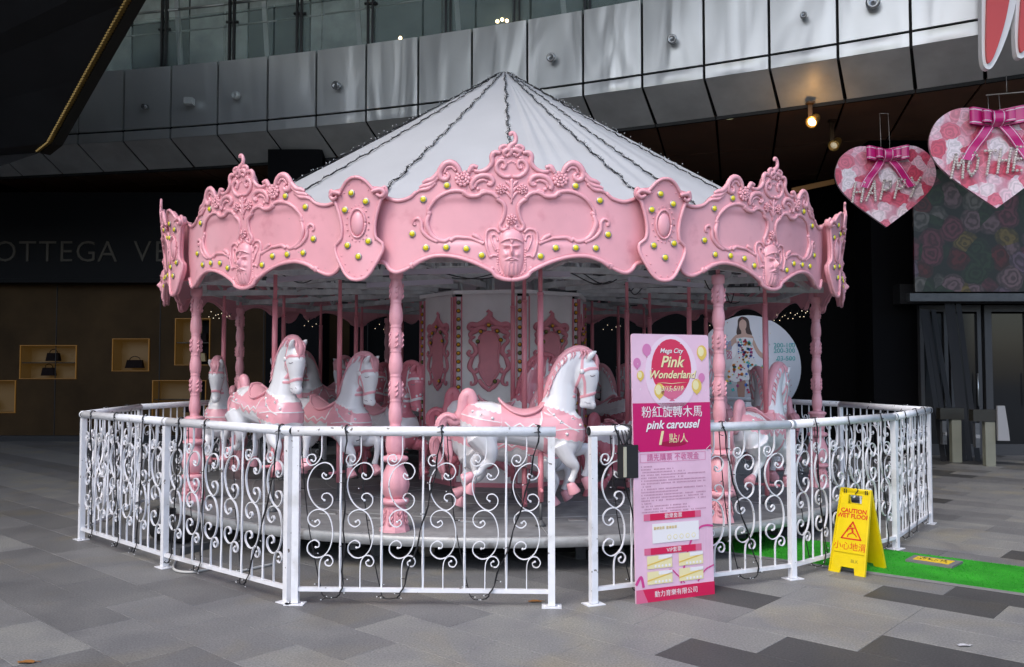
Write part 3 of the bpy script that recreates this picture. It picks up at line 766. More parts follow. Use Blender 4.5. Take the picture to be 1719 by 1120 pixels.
# ------------------------------------------------ columns
PR = 3.58; P_PH = -13.7
def col_ped():
    q = MB()
    # square flared plinth
    prof = [(.155, 0), (.15, .02), (.125, .08), (.108, .18), (.104, .215)]
    vs = []; n8 = 8
    for r_, z in prof:
        for k in range(n8):
            a = 2 * PI * (k + .5) / n8; rr = r_ * (1.0 if True else 1)
            # octagonal with wide faces towards the diagonals
            vs.append((rr * math.cos(a), rr * math.sin(a), z))
    fs = [(j * n8 + k, j * n8 + (k + 1) % n8, (j + 1) * n8 + (k + 1) % n8, (j + 1) * n8 + k) for j in range(len(prof) - 1) for k in range(n8)]
    q.add(vs, fs + [tuple(range(n8 - 1, -1, -1)), tuple(range((len(prof) - 1) * n8, len(prof) * n8))], 0, False)
    for k in range(8):  # leaf on each face of the plinth
        a = 2 * PI * k / 8
        ca, sa = math.cos(a), math.sin(a)
        for s in (-1, 1):
            for j in range(3):
                r0 = .128 - .008 * j; z0 = .05 + .04 * j
                q.tube([(r0 * ca, r0 * sa, z0), ((r0 + .004) * ca - s * .02 * sa, (r0 + .004) * sa + s * .02 * ca, z0 + .022), (r0 * .97 * ca - s * .03 * sa, r0 * .97 * sa + s * .03 * ca, z0 + .05)], [.007, .009, .003], 6)
    q.lathe([(.10, .205), (.125, .21), (.142, .225), (.145, .24), (.135, .255), (.10, .262)], 28, mod=lambda a, z: 1 + .03 * math.cos(14 * a))
    def leafmod(a, z):
        return 1 + .05 * abs(math.sin(4 * a)) * math.sin(PI * min(1, max(0, (z - .26) / .26))) + .012 * math.cos(24 * a + 60 * z)
    q.lathe([(.095, .262), (.118, .29), (.136, .33), (.142, .365), (.136, .41), (.118, .46), (.096, .505), (.082, .535), (.078, .55)], 64, mod=leafmod)
    q.lathe([(.078, .545), (.115, .55), (.135, .565), (.137, .578), (.125, .592), (.09, .60), (.082, .61)], 28, mod=lambda a, z: 1 + .04 * math.cos(8 * a))
    def sh(a, z): return 1 + .10 * max(0, math.cos(4 * a)) ** 2 * math.sin(PI * min(1, max(0, (z - .6) / .24)))
    q.lathe([(.082, .605), (.092, .64), (.098, .68), (.094, .73), (.09, .76), (.104, .79), (.12, .80), (.118, .815), (.10, .825), (.075, .83)], 48, mod=sh)
    return q
def col_shaft():
    q = MB(); prof = [(.06, .825)]
    z = .83; segs = [.19] * 6
    L = 2.02 - .83; n = 6; d = L / n
    for i in range(n):
        b = .83 + i * d
        prof += [(.046, b + .0), (.052, b + .008), (.046, b + .016), (.050, b + .03), (.058, b + d * .28), (.060, b + d * .5), (.055, b + d * .75), (.046, b + d - .006)]
    prof += [(.05, 2.02), (.06, 2.03), (.062, 2.09), (.05, 2.1)]
    q.lathe(prof, 20)
    for i in (1, 3, 5):  # carved leaf bands
        b = .83 + i * d
        for k in range(5):
            a = 2 * PI * k / 5
            for j in range(3):
                z0 = b + .04 + .04 * j; rr = .058
                q.tube([(rr * math.cos(a), rr * math.sin(a), z0), ((rr + .006) * math.cos(a + .3), (rr + .006) * math.sin(a + .3), z0 + .02), (rr * math.cos(a + .45), rr * math.sin(a + .45), z0 + .045)], [.006, .008, .003], 6)
    q.lathe([(.02, 2.09), (.02, 2.36)], 8)
    return q
pm, sm_ = col_ped().xf(lambda x, y, z: (x * .78, y * .78, z)).data('pedestal', M['pink']), col_shaft().xf(lambda x, y, z: (x * .93, y * .93, z)).data('shaft', M['pink'])
for k in range(8):
    a = R(P_PH + 45 * k)
    c = obj('column', sm_, car, (PR * math.sin(a), -PR * math.cos(a), HP), a); obj('pedestal', pm, c)

# ------------------------------------------------ centre drum
DR = 1.0; DZ0, DZ1 = HP, 2.42
side = 2 * DR * math.sin(R(22.5)); apo = DR * math.cos(R(22.5))
def orn_upper():
    q = MB(); up_ = (0, 1, 0)
    # shield
    sh = cr([(0, .33), (.05, .31), (.075, .27), (.085, .2), (.075, .1), (.07, 0), (.08, -.06), (.07, -.13), (.04, -.2), (0, -.27), (-.04, -.2), (-.07, -.13), (-.08, -.06), (-.07, 0), (-.075, .1), (-.085, .2), (-.075, .27), (-.05, .31)], 4, True)
    q.prism([(p[0] * 1.12, p[1]) for p in sh], lambda x, y: (x, -.012, y), lambda x, y: (x, 0, y))
    q.tube([(p[0] * 1.12, -.008, p[1]) for p in sh] + [(sh[0][0], -.008, sh[0][1])], .012, 6, up=up_, flat=.7)
    for s in (-1, 1):
        S_ = lambda L: [(s * x, -.006, z) for x, z in [tuple(p) for p in cr(L, 6)]]
        q.tube(S_([(0, .49), (.05, .43), (.1, .40), (.155, .41), (.175, .375), (.15, .35), (.13, .37)]), [.03, .035, .03, .022, .016], 7, up=up_, flat=.5)
        q.tube(S_([(.02, .36), (.08, .37), (.13, .33), (.165, .30), (.15, .26), (.125, .28)]), [.03, .03, .02, .014], 7, up=up_, flat=.5)
        q.tube(S_([(.15, .28), (.165, .22), (.13, .17), (.115, .10), (.15, .06), (.185, .09), (.165, .125)]), [.014, .02, .024, .02, .014], 7, up=up_, flat=.5)
        q.tube(S_([(.13, .08), (.16, 0), (.17, -.07), (.13, -.12), (.10, -.10), (.12, -.075)]), [.016, .024, .022, .018, .012], 7, up=up_, flat=.5)
        q.tube(S_([(.15, -.1), (.12, -.18), (.12, -.24), (.155, -.26), (.16, -.22)]), [.014, .018, .014, .01], 7, up=up_, flat=.5)
        q.tube(S_([(.09, -.2), (.05, -.27), (.02, -.30), (0, -.33)]), [.02, .022, .012], 7, up=up_, flat=.5)
    q.tube([(0, -.006, .40), (0, -.006, .48), (.012, -.006, .54), (-.008, -.006, .565), (-.02, -.006, .545)], [.04, .035, .02, .014, .01], 7, up=up_, flat=.5)
    return q
def orn_lower():
    q = MB(); up_ = (0, 1, 0)
    for s in (-1, 1):
        S_ = lambda L: [(s * x, -.006, z) for x, z in [tuple(p) for p in cr(L, 6)]]
        q.tube(S_([(0, .02), (.05, .05), (.1, .06), (.16, .03), (.2, .06), (.19, .10), (.16, .085)]), [.045, .045, .035, .025, .015], 7, up=up_, flat=.5)
        q.tube(S_([(.03, .0), (.09, -.01), (.15, -.05), (.2, -.09), (.18, -.13), (.15, -.11)]), [.04, .045, .035, .025, .014], 7, up=up_, flat=.5)
        q.tube(S_([(.02, .06), (.05, .12), (.03, .16), (.0, .17)]), [.035, .025, .015], 7, up=up_, flat=.5)
    q.ball((0, -.01, 0), .06, 12, 6, sc=(1, .35, 1.3))
    return q
ou = orn_upper().xf(lambda x, y, z: (x * 1.28, y, z)).data('ornament', M['pink_drum']); ol = orn_lower().xf(lambda x, y, z: (x * 1.2, y, z * 1.1)).data('ornament', M['pink_drum'])
def lamp_mesh(cap, ring=True, r=.024):
    q = MB()
    if ring: q.lathe([(r * .8, 0), (r * 1.05, .002), (r, .010), (r * .75, .012)], 14, mi=0, axis=(0, -1, 0))
    q.lathe([(r * .78, .004), (r * .76, .016), (r * .55, .024), (r * .2, .028), (0.0001, .0285)], 14, mi=1, axis=(0, -1, 0))
    return q.data('lamp', [M['lamp_ring'] if ring else M['lamp_cup'], cap])
lamA = lamp_mesh(M['lamp_amber']); lamO = lamp_mesh(M['lamp_olive'])
drum = obj('centre_drum', None, car, (0, 0, 0))
q = MB(); q.prism([((DR - .05) * math.sin(R(12.4 + 45 * k)), -(DR - .05) * math.cos(R(12.4 + 45 * k))) for k in range(8)], lambda x, y: (x, y, DZ0 + .01), lambda x, y: (x, y, DZ1 - .01)); q.build('drum_core', M['void'], drum)
for k in range(8):
    a = R(12.4 - 22.5 + 45 * k); n_ = (math.sin(a), -math.cos(a)); seen = k in (0, 1, 7, 2, 6)
    def place(name, me, x, y, z, par):  # local: x along the face, y outward negative
        return obj(name, me, par, (n_[0] * (apo - y) + x * math.cos(a), n_[1] * (apo - y) + x * math.sin(a), z), a)
    q = MB(); q.box((0, .02, (DZ0 + DZ1) / 2 + .32), (side - .15, .04, DZ1 - DZ0 - .66)); q.box((0, .02, DZ0 + .30), (side - .15, .04, .56))
    q.box((0, 0.0, DZ0 + .02), (side, .07, .05), 1); q.box((0, .01, DZ0 + .61), (side - .1, .05, .05), 1); q.box((0, .0, DZ1 + .0), (side, .07, .04), 0)
    for s in (-1, 1):
        q.box((s * (side / 2 - .07), .005, (DZ0 + DZ1) / 2), (.012, .05, DZ1 - DZ0 - .1), 1); q.box((s * (side / 2 - .004), .0, (DZ0 + DZ1) / 2), (.016, .07, DZ1 - DZ0 - .1), 1)
        q.box((s * (side / 2 - .037), .015, (DZ0 + DZ1) / 2), (.056, .05, DZ1 - DZ0 - .1), 0)
    me = q.data('panel', [M['drum'], M['pink_drum']])
    pnl = place('panel', me, 0, 0, 0, drum)
    me_u = ou; o = obj('ornament', ou, drum, (n_[0] * (apo + .004), n_[1] * (apo + .004), DZ0 + 1.38), a)
    obj('ornament', ol, drum, (n_[0] * (apo + .004), n_[1] * (apo + .004), DZ0 + .28), a)
    if seen:
        for s in ((-1, 1) if k in (0, 1, 7) else (1,)):
            for j in range(16):
                z = DZ0 + .72 + j * .094
                if z > DZ1 - .05: break
                x = s * (side / 2 - .037)
                if s == -1 and k in (1,): continue
                if s == 1 and k == 7: continue
                obj('lamp', lamO if rnd.random() < .15 else lamA, drum, (n_[0] * (apo + .012) + x * math.cos(a), n_[1] * (apo + .012) + x * math.sin(a), z), a)
        for x, z in ((0, .40), (-.09, .33), (.095, .335), (-.125, .22), (.135, .235), (.07, -.22)):
            obj('lamp', lamO if rnd.random() < .35 else lamA, drum, (n_[0] * (apo + .02) + x * math.cos(a), n_[1] * (apo + .02) + x * math.sin(a), DZ0 + 1.38 + z), a)
        for j in range(6):
            x = -.2 + j * .08; obj('lamp', lamA, drum, (n_[0] * (apo + .014) + x * math.cos(a), n_[1] * (apo + .014) + x * math.sin(a), DZ0 + .61), a)

# ------------------------------------------------ roof frame, sweeps, tubes
q = MB()
for k in range(16):
    a = R(8 + 22.5 * k); s_, c_ = math.sin(a), -math.cos(a)
    z0, z1 = 2.50, 2.86
    q.beam((s_ * .9, c_ * .9, z0), (s_ * 3.66, c_ * 3.66, z0 - .06), .05, .06); q.beam((s_ * .4, c_ * .4, z1 + .55), (s_ * 3.66, c_ * 3.66, z1 - .1), .045, .05)
    n = 5
    for j in range(n):
        r0 = 1.1 + j * .5; r1 = r0 + .25; r2 = r0 + .5
        zt = lambda r_: z1 + .55 - (r_ - .4) / 3.26 * .65
        q.beam((s_ * r0, c_ * r0, z0), (s_ * r1, c_ * r1, zt(r1) - .02), .034, .034); q.beam((s_ * r1, c_ * r1, zt(r1) - .02), (s_ * r2, c_ * r2, z0 - .02), .034, .034)
for rr0, z in ((3.5, 2.46), (3.5, 2.72), (2.45, 2.5), (1.7, 2.52)):
    n = 16
    for k in range(n):
        a, b = R(8 + 22.5 * k), R(8 + 22.5 * (k + 1)); q.beam((rr0 * math.sin(a), -rr0 * math.cos(a), z), (rr0 * math.sin(b), -rr0 * math.cos(b), z), .04, .055)
        if rr0 == 3.5 and z < 2.5:
            m_ = (a + b) / 2; rm = rr0 * .98
            q.beam((rr0 * math.sin(a), -rr0 * math.cos(a), z + .26), (rm * math.sin(m_), -rm * math.cos(m_), z), .04, .012); q.beam((rr0 * math.sin(b), -rr0 * math.cos(b), z + .26), (rm * math.sin(m_), -rm * math.cos(m_), z), .04, .012)
q.build('roof_frame', M['steel_grey'], car)
q = MB()
for k in range(8):  # crank shafts that lift the horses
    a = R(5.7 + 45 * k); s_, c_ = math.sin(a), -math.cos(a)
    q.tube([(s_ * .9, c_ * .9, 2.60), (s_ * 3.5, c_ * 3.5, 2.58)], .022, 8)
    for r0 in (1.35, 1.95, 2.2, 2.75, 3.0):
        q.box((s_ * r0, c_ * r0, 2.57), (.09, .06, .13), rz=a); q.lathe([(.06, -.02), (.06, .02)], 14, (s_ * (r0 + .1), c_ * (r0 + .1), 2.6), axis=(s_, c_, 0))
q.build('crank_gear', M['steel_dark'], car)
tube_m = mat('unlit_fluorescent_tube', (0.60, 0.58, 0.66), .3)
for x0, y0, x1, y1 in ((-30, 3.3, 0, 0),):
    pass
for a0, a1, rr0 in ((-44, -21, 3.2), (-19, -2, 3.15), (6, 12, 2.9), (20, 38, 3.2), (26, 48, 2.7), (-36, -12, 2.3), (-66, -50, 3.2)):
    a, b = R(a0), R(a1); q = MB(); q.beam((rr0 * math.sin(a), -rr0 * math.cos(a), 2.40), (rr0 * math.sin(b), -rr0 * math.cos(b), 2.40), .04, .045); q.build('fluorescent_tube', tube_m, car)
q = MB()
for k in range(11):  # hanging cables
    a = R(rnd.uniform(-100, 100)); r0 = rnd.uniform(1.6, 3.4); a2 = a + R(rnd.uniform(8, 24))
    p0 = Vector((r0 * math.sin(a), -r0 * math.cos(a), 2.5)); p1 = Vector((r0 * math.sin(a2), -r0 * math.cos(a2), 2.5)); m_ = (p0 + p1) / 2 - Vector((0, 0, rnd.uniform(.05, .14)))
    q.tube([tuple(p) for p in cr([p0, m_, p1], 6)], .006, 5)
q.build('slack_cable', M['wire'], car)['kind'] = 'stuff'

# ------------------------------------------------ canopy
_cn = M['canopy'].node_tree; _tb = _cn.nodes.new('ShaderNodeBsdfTranslucent'); _tb.inputs[0].default_value = (.55, .57, .6, 1); _ms = _cn.nodes.new('ShaderNodeMixShader'); _ms.inputs[0].default_value = .3
_cn.links.new(_cn.nodes['Principled BSDF'].outputs[0], _ms.inputs[1]); _cn.links.new(_tb.outputs[0], _ms.inputs[2]); _cn.links.new(_ms.outputs[0], _cn.nodes['Material Output'].inputs[0])
AP = 5.19; EZ = 2.84; ER = 3.74; C_PH = 1.5
def canopy_pt(a, t):
    r0 = ER * t + .05 * (1 - t)
    ph = (a - R(C_PH)) / R(18); fr = ph - math.floor(ph); sag = math.sin(PI * fr)
    z = AP - (AP - EZ) * t - .022 * sag * t * (1.1 - t) * 3 - .02 * math.sin(PI * t)
    # gathered folds on the right of the centre rib
    for a0, w, d in ((6.5, 1.0, .035), (9.5, .8, .03), (12.5, 1.2, .03), (21.5, 1.2, .04), (25, 1.5, .04), (31, 2, .03), (-22, 1.5, .012), (-6, 2, .008)):
        x = (math.degrees(a) - a0 - 3 * (1 - t)) / w; z += d * math.exp(-x * x) * min(1, t * 1.8) * (1.15 - t * .75)
    return (r0 * math.sin(a), -r0 * math.cos(a), z)
q = MB(); na, nt = 540, 36; vs = []
for j in range(nt + 1):
    for i in range(na): vs.append(canopy_pt(2 * PI * i / na, j / nt))
q.add(vs, [(j * na + i, j * na + (i + 1) % na, (j + 1) * na + (i + 1) % na, (j + 1) * na + i) for j in range(nt) for i in range(na)])
q.lathe([(ER - .01, EZ), (ER, EZ - .12)], 90, cap=False)
can = q.build('canopy', M['canopy'], car)
q = MB(); q.lathe([(.06, AP - .03), (.05, AP + .0), (.0, AP + .015)], 16); q.build('peak_cap', M['canopy'], can)
seam_angles = [C_PH + 18 * k for k in range(20)]
# fairy lights along the ribs of the canopy
sl = ['front centre rib, straight down to the finial', 'first rib right of the centre', 'second rib right of the centre', 'third rib right of the centre', 'fourth rib right, on the far right edge', 'rib at the far right behind the ridge',
      'first rib left of the centre', 'second rib left of the centre', 'third rib left of the centre', 'fourth rib left, on the far left edge']
for n_i, kk in enumerate((0, 1, 1.45, 2.4, 3.6, 5, -1, -2, -3, -4.2)):
    a0 = R(C_PH + 18 * kk); q = MB(); pts = []
    led = MB(); n = 70
    for j in range(n + 1):
        t = .01 + .985 * j / n; p = Vector(canopy_pt(a0 + R(.35) * math.sin(j * .9), t)); nrm = Vector((math.sin(a0) * .53, -math.cos(a0) * .53, .84)); p += nrm * (.014 + .006 * math.sin(j * 2.1)); pts.append(p)
    q.tube(pts, .0042, 5)
    for s in (0, 1): q.tube([p + Vector((math.cos(a0), math.sin(a0), 0)) * (.016 * math.sin(i * .8 + s * 2)) + Vector((0, 0, .006)) for i, p in enumerate(pts)], .0028, 4)
    for j in range(int(n * 1.3)):
        i = int(j / 1.3); p = pts[i]; d = Vector((rnd.uniform(-1, 1), rnd.uniform(-1, 0), rnd.uniform(-.3, 1))).normalized() * rnd.uniform(.02, .045)
        q.tube([p, p + d * .7], .0022, 4); led.ball(p + d, .0052, 6, 4)
    t_ = tag(obj('light_string', q.data('light_string', M['wire']), None, (CX, CY, 0)), 'fairy light string on the white canopy, ' + sl[n_i], 'light string', 'fairy light strings down the canopy')
    led.build('led_bulbs', M['led'], t_)['kind'] = 'stuff'

# ------------------------------------------------ valance
VR = 3.80; V_PH = 1.3; VZ = 2.70; KX = .00128
def zx(x, y): return ((x - 755) * KX, (620 - y) * KX)
top_r = [(755, 190), (775, 175), (800, 195), (850, 225), (868, 250), (890, 300), (940, 322), (985, 305), (1015, 330), (1060, 325), (1085, 290), (1130, 268), (1165, 285), (1195, 330), (1250, 375), (1310, 410), (1345, 445), (1400, 478), (1450, 485), (1520, 462), (1600, 430), (1690, 420)]
bot_r = [(755, 975), (800, 972), (845, 952), (870, 925), (930, 893), (1000, 862), (1100, 832), (1200, 825), (1300, 848), (1350, 875), (1400, 905), (1460, 924), (1500, 905), (1530, 865), (1585, 850), (1690, 845)]
tx = np.array([(p[0] - 755) * KX for p in top_r]); tz = np.array([(620 - p[1]) * KX for p in top_r])
bx = np.array([(p[0] - 755) * KX for p in bot_r]); bz = np.array([(620 - p[1]) * KX for p in bot_r])
ct = np.array(cr(list(zip(tx, tz)), 6)); cb = np.array(cr(list(zip(bx, bz)), 6))
HW = VR * R(18)
def vtop(x): return float(np.interp(abs(x), ct[:, 0], ct[:, 1]))
def vbot(x): return float(np.interp(abs(x), cb[:, 0], cb[:, 1]))
def vsurf(x, z):  # outward relief of the base sheet (negative y = out)
    ax = abs(x)
    e = ((ax - .345) / .30) ** 4 + ((z + .0) / .165) ** 4   # oval field either side
    rec = .014 * (1 / (1 + math.exp(min(40, -(1 - e) * 6))))
    lean = .05 * max(0, min(1, (z + .45) / 1.0)) ** 2
    end = .05 * max(0, (ax - .85) / .35) ** 2
    return -(.03 * math.cos(min(1, ax / 1.2) * PI / 2) + lean - rec) + end
def bend(x, y, z):
    a = x / VR; r_ = VR - y
    return (r_ * math.sin(a), -r_ * math.cos(a), z + VZ)
q = MB(); NX, NZ = 240, 42; vf = []; vb = []
for i in range(NX + 1):
    x = -HW - .0 + 2 * HW * i / NX; t0, b0 = vtop(x), vbot(x)
    for j in range(NZ + 1):
        z = b0 + (t0 - b0) * j / NZ; ed = min(j, NZ - j) / NZ
        y = vsurf(x, z) + (.008 if ed == 0 else 0); vf.append((x, y, z)); vb.append((x, y + .03, z))
id_ = lambda i, j: i * (NZ + 1) + j; o_ = len(vf)
fs = [(id_(i, j), id_(i + 1, j), id_(i + 1, j + 1), id_(i, j + 1)) for i in range(NX) for j in range(NZ)]
fs += [(a + o_, d + o_, c + o_, b + o_) for a, b, c, d in fs]
for i in range(NX):
    for j in (0, NZ): fs.append((id_(i, j), id_(i + 1, j), id_(i + 1, j) + o_, id_(i, j) + o_))
for j in range(NZ):
    for i in (0, NX): fs.append((id_(i, j), id_(i, j + 1), id_(i, j + 1) + o_, id_(i, j) + o_))
q.add(vf + vb, fs); q.xf(bend); v_sheet = q.data('valance_panel', M['pink'])

def stroke(q, pts, r, mir=True, seg=8, off=0, flat=.8, n=6):
    rr = [a * KX for a in (r if hasattr(r, '__len__') else [r])]
    if len(rr) == 1: rr = rr * 2
    for s in ((1, -1) if mir else (1,)):
        P = []
        for p in cr(pts, n):
            x, z = (p[0] - 755) * KX * s, (620 - p[1]) * KX
            P.append((x, vsurf(x, z) - .004 - off, z))
        q.tube(P, rr, seg, up=(0, 1, 0), flat=flat)
def blob(q, x, y, r, mir=True, sc=(1, .7, 1), off=0):
    for s in ((1, -1) if mir else (1,)):
        X, Z = (x - 755) * KX * s, (620 - y) * KX
        q.ball((X, vsurf(X, Z) - off, Z), r * KX, 10, 6, sc=sc)
q = MB()
stroke(q, [(1035, 445), (1080, 436), (1140, 445), (1205, 480), (1250, 535), (1258, 560)], [14, 13, 12, 10])
stroke(q, [(1254, 575), (1268, 625), (1250, 680), (1215, 720), (1160, 738), (1130, 722)], [12, 17, 16, 14, 10])
stroke(q, [(1200, 742), (1255, 715), (1295, 670), (1300, 620), (1320, 597), (1345, 605), (1350, 630), (1335, 635)], [10, 13, 11, 9, 7])
stroke(q, [(1125, 735), (1090, 715), (1040, 718), (1000, 722), (950, 742), (920, 755)], [14, 11, 10, 12])
stroke(q, [(990, 700), (960, 715), (930, 740)], [12, 16, 10])
stroke(q, [(1038, 445), (1010, 468), (960, 470), (925, 452), (890, 448), (862, 460), (835, 485)], [16, 14, 12, 14])
stroke(q, [(950, 455), (920, 440), (880, 455), (850, 452)], [10, 12, 9])
stroke(q, [(840, 488), (805, 515), (795, 555), (808, 610), (826, 645), (815, 672), (790, 672), (778, 655), (790, 645)], [14, 13, 12, 12, 9])
stroke(q, [(985, 432), (992, 400), (965, 362), (920, 348), (880, 358), (865, 385), (880, 405), (900, 400)], [15, 18, 17, 14, 9])
stroke(q, [(975, 420), (960, 390), (925, 375), (900, 385)], [10, 12, 7])
stroke(q, [(760, 355), (800, 355), (838, 325), (845, 290), (825, 262), (800, 262), (790, 285), (800, 305), (818, 300)], [12, 14, 13, 11, 8])
stroke(q, [(800, 250), (815, 245), (825, 255)], [12, 9])
stroke(q, [(1058, 335), (1075, 295), (1110, 268), (1150, 275), (1182, 315), (1178, 355), (1150, 368), (1130, 350), (1140, 325)], [14, 18, 20, 18, 14, 9])
stroke(q, [(1085, 320), (1110, 295), (1140, 300), (1155, 330)], [9, 11, 7])
stroke(q, [(1185, 320), (1225, 362), (1262, 372), (1290, 385)], [16, 18, 15, 9]); stroke(q, [(1195, 355), (1240, 392), (1285, 402), (1310, 412)], [12, 16, 13, 8]); stroke(q, [(1210, 385), (1255, 418), (1300, 425), (1330, 440)], [10, 14, 12, 7])
stroke(q, [(1335, 440), (1375, 470), (1450, 484), (1530, 458), (1600, 432), (1690, 422)], [11, 13, 12, 10])
stroke(q, [(775, 178), (800, 172), (822, 185), (815, 205), (798, 198)], [12, 12, 8]); stroke(q, [(820, 215), (855, 212), (872, 235), (872, 275), (900, 310), (940, 325), (975, 320)], [12, 16, 15, 14, 12])
stroke(q, [(955, 300), (985, 292), (1000, 312), (1012, 330)], [12, 16, 14])
stroke(q, [(760, 200), (780, 195), (800, 215), (790, 235)], [14, 16, 9]); stroke(q, [(762, 225), (775, 225), (785, 240)], [12, 8])
stroke(q, [(735, 205), (745, 175), (775, 150), (778, 118), (765, 96), (750, 98), (748, 112)], [18, 17, 14, 13, 12, 14, 10], mir=False)
stroke(q, [(755, 190), (748, 215), (740, 235)], [14, 16, 10], mir=False)
stroke(q, [(1690, 845), (1585, 850), (1535, 863), (1505, 900), (1462, 920), (1410, 908), (1365, 885)], [10, 13, 13, 13, 10]); stroke(q, [(1355, 882), (1300, 850), (1210, 826), (1100, 833), (1000, 862), (925, 895), (870, 925), (848, 952), (800, 970), (755, 975)], [16, 13, 12, 13, 14, 13])
stroke(q, [(755, 370), (755, 440), (755, 515)], [10, 13, 5], mir=False)
for dy in (0, 32, 64): stroke(q, [(758, 420 + dy), (775, 395 + dy), (792, 382 + dy)], [8, 10, 5])
for i in range(5): blob(q, 735 + i * 10, 262 + abs(2 - i) * 6, 8, mir=False)
# handles beside the mask
stroke(q, [(828, 690), (855, 668), (890, 672), (908, 700), (905, 770), (885, 835), (868, 828), (840, 830)], [9, 9, 9, 7]); stroke(q, [(838, 740), (845, 710), (868, 702), (876, 725), (862, 770), (848, 800)], [7, 8, 6])
for x, y, r in ((1036, 452, 19), (1255, 565, 19), (838, 487, 17), (1362, 882, 21), (985, 312, 13), (800, 185, 11), (1150, 350, 13), (1335, 440, 13), (870, 905, 13), (1345, 625, 11), (850, 950, 12), (1128, 724, 14), (955, 428, 13), (882, 392, 14), (808, 292, 12)): blob(q, x, y, r)
for k in range(9): blob(q, 838 - abs(k - 0) * .2, 790 + k * 15, 8)   # beaded edge beside the beard
for k in range(7): a = PI * k / 12; blob(q, 755 + 80 * math.cos(a), 905 + 50 * math.sin(a), 8)
q.xf(bend); v_mould = q.data('moulding', M['pink'])
def rosette(r, n):
    q = MB()
    for ring, (rr0, pr, m_) in enumerate(((.72, .26, n), (.42, .2, n - 2), (0.0, .22, 1))):
        for k in range(m_):
            a = 2 * PI * k / m_ + ring * .3; q.ball((rr0 * r * math.cos(a), -.004 - .006 * ring, rr0 * r * math.sin(a)), pr * r, 8, 5, sc=(1, .6, 1))
    return q.data('rosette', M['pink'])
ro1, ro2 = rosette(52 * KX, 10), rosette(34 * KX, 8)
def mask():
    nx, nz = 56, 96; w, h = .098, .185; vs = []
    for j in range(nz + 1):
        for i in range(nx + 1):
            u = -1 + 2 * i / nx; v = -1 + 2 * j / nz   # v: -1 chin .. 1 helmet top
            g_ = lambda cx, cz, sx, sz: math.exp(-((abs(u) if cx >= 0 and False else u) - cx) ** 2 / sx ** 2 - (v - cz) ** 2 / sz ** 2)
            wid = (1 - .0 * v if v > -.2 else 1 - .42 * ((-.2 - v) / .8) ** 1.6) * (1 if v < .35 else max(.05, 1 - ((v - .35) / .66) ** 2.4) ** .5)
            rr0 = (u / wid) ** 2; base = max(0, 1 - rr0) ** .5 * max(0, 1 - abs(v) ** 4) ** .5
            y = .045 * base
            y += .034 * math.exp(-(u / .13) ** 2) * (math.exp(-((v + .02) / .16) ** 2)) + .018 * math.exp(-(u / .09) ** 2) * math.exp(-((v - .12) / .15) ** 2)
            for s in (-1, 1):
                y -= .022 * math.exp(-((u - s * .36) / .2) ** 2 - ((v - .14) / .055) ** 2)
                y += .010 * math.exp(-((u - s * .36) / .13) ** 2 - ((v - .13) / .03) ** 2)
                y += .013 * math.exp(-((u - s * .36) / .27) ** 2 - ((v - .25 - .07 * abs(u)) / .035) ** 2)
                y += .012 * math.exp(-((u - s * .45) / .2) ** 2 - ((v + .1) / .1) ** 2)
                y += .012 * math.exp(-((u - s * .25) / .24) ** 2 - ((v + .235 + .18 * abs(u)) / .035) ** 2)
            y += .010 * math.exp(-(u / .22) ** 2 - ((v + .33) / .022) ** 2) - .010 * math.exp(-(u / .2) ** 2 - ((v + .375) / .015) ** 2) + .008 * math.exp(-(u / .16) ** 2 - ((v + .41) / .02) ** 2)
            if v < -.4: y += .0045 * math.sin(u * 22 + 4 * u * v) * min(1, (-.4 - v) * 5) * base
            hel = .36 + .16 * (1 - u * u) - .18 * math.exp(-(u / .14) ** 2)
            if v > hel: y += .012 * min(1, (v - hel) / .03) * base
            y += .009 * math.exp(-((v - (.56 - .2 * u * u)) / .03) ** 2) * base
            vs.append((u * w, .008 - y * min(1, base * 3), v * h))
    q = MB(); q.add(vs, [(j * (nx + 1) + i, j * (nx + 1) + i + 1, (j + 1) * (nx + 1) + i + 1, (j + 1) * (nx + 1) + i) for j in range(nz) for i in range(nx)])
    return q.data('mask', M['pink'])
mk = mask()
lamV = lamp_mesh(M['lamp_yellow'], False, .030)
# crenellated cups for the valance lamps
def vlamp():
    q = MB(); r_ = .028
    q.lathe([(r_ * .75, 0), (r_ * 1.02, .002), (r_ * .98, .008), (r_ * .84, .009)], 28, mi=0, axis=(0, -1, 0), mod=lambda a, z: 1 + .09 * (1 if math.cos(14 * a) > 0 else -1))
    q.lathe([(r_ * .80, .006), (r_ * .76, .013), (r_ * .5, .019), (r_ * .2, .021), (0.0001, .0215)], 14, mi=1, axis=(0, -1, 0)); return q.data('lamp', [M['lamp_cup'], M['lamp_yellow']])
lamV = vlamp()
VL = [(1139, 404), (1291, 485), (1346, 690), (1268, 775), (1143, 777), (1020, 780), (928, 832), (370, 404), (224, 483), (153, 690), (238, 777), (363, 777), (485, 787), (577, 828)]
def on_panel(me, name, par, x, z, off, sc=1):
    y = vsurf(x, z) - off; p = bend(x, y, z); o = obj(name, me, par, p, x / VR); return o
def valance(k):
    vp = obj('valance_panel', v_sheet, car, (0, 0, 0), R(V_PH + 36 * k)); seen = k in (-3, -2, -1, 0, 1, 2, 3)
    obj('moulding', v_mould, vp)
    on_panel(mk, 'mask', vp, 0, (620 - 812) * KX, 0)
    for x, y, me in ((1045, 365, ro1), (465, 365, ro1), (818, 430, ro2), (692, 430, ro2), (755, 612, ro2)): on_panel(me, 'rosette', vp, (x - 755) * KX, (620 - y) * KX, .006)
    if seen:
        for x, y in VL: on_panel(lamV, 'lamp', vp, (x - 755) * KX, (620 - y) * KX, .0)
    return vp
for k in range(-4, 6): valance(k)

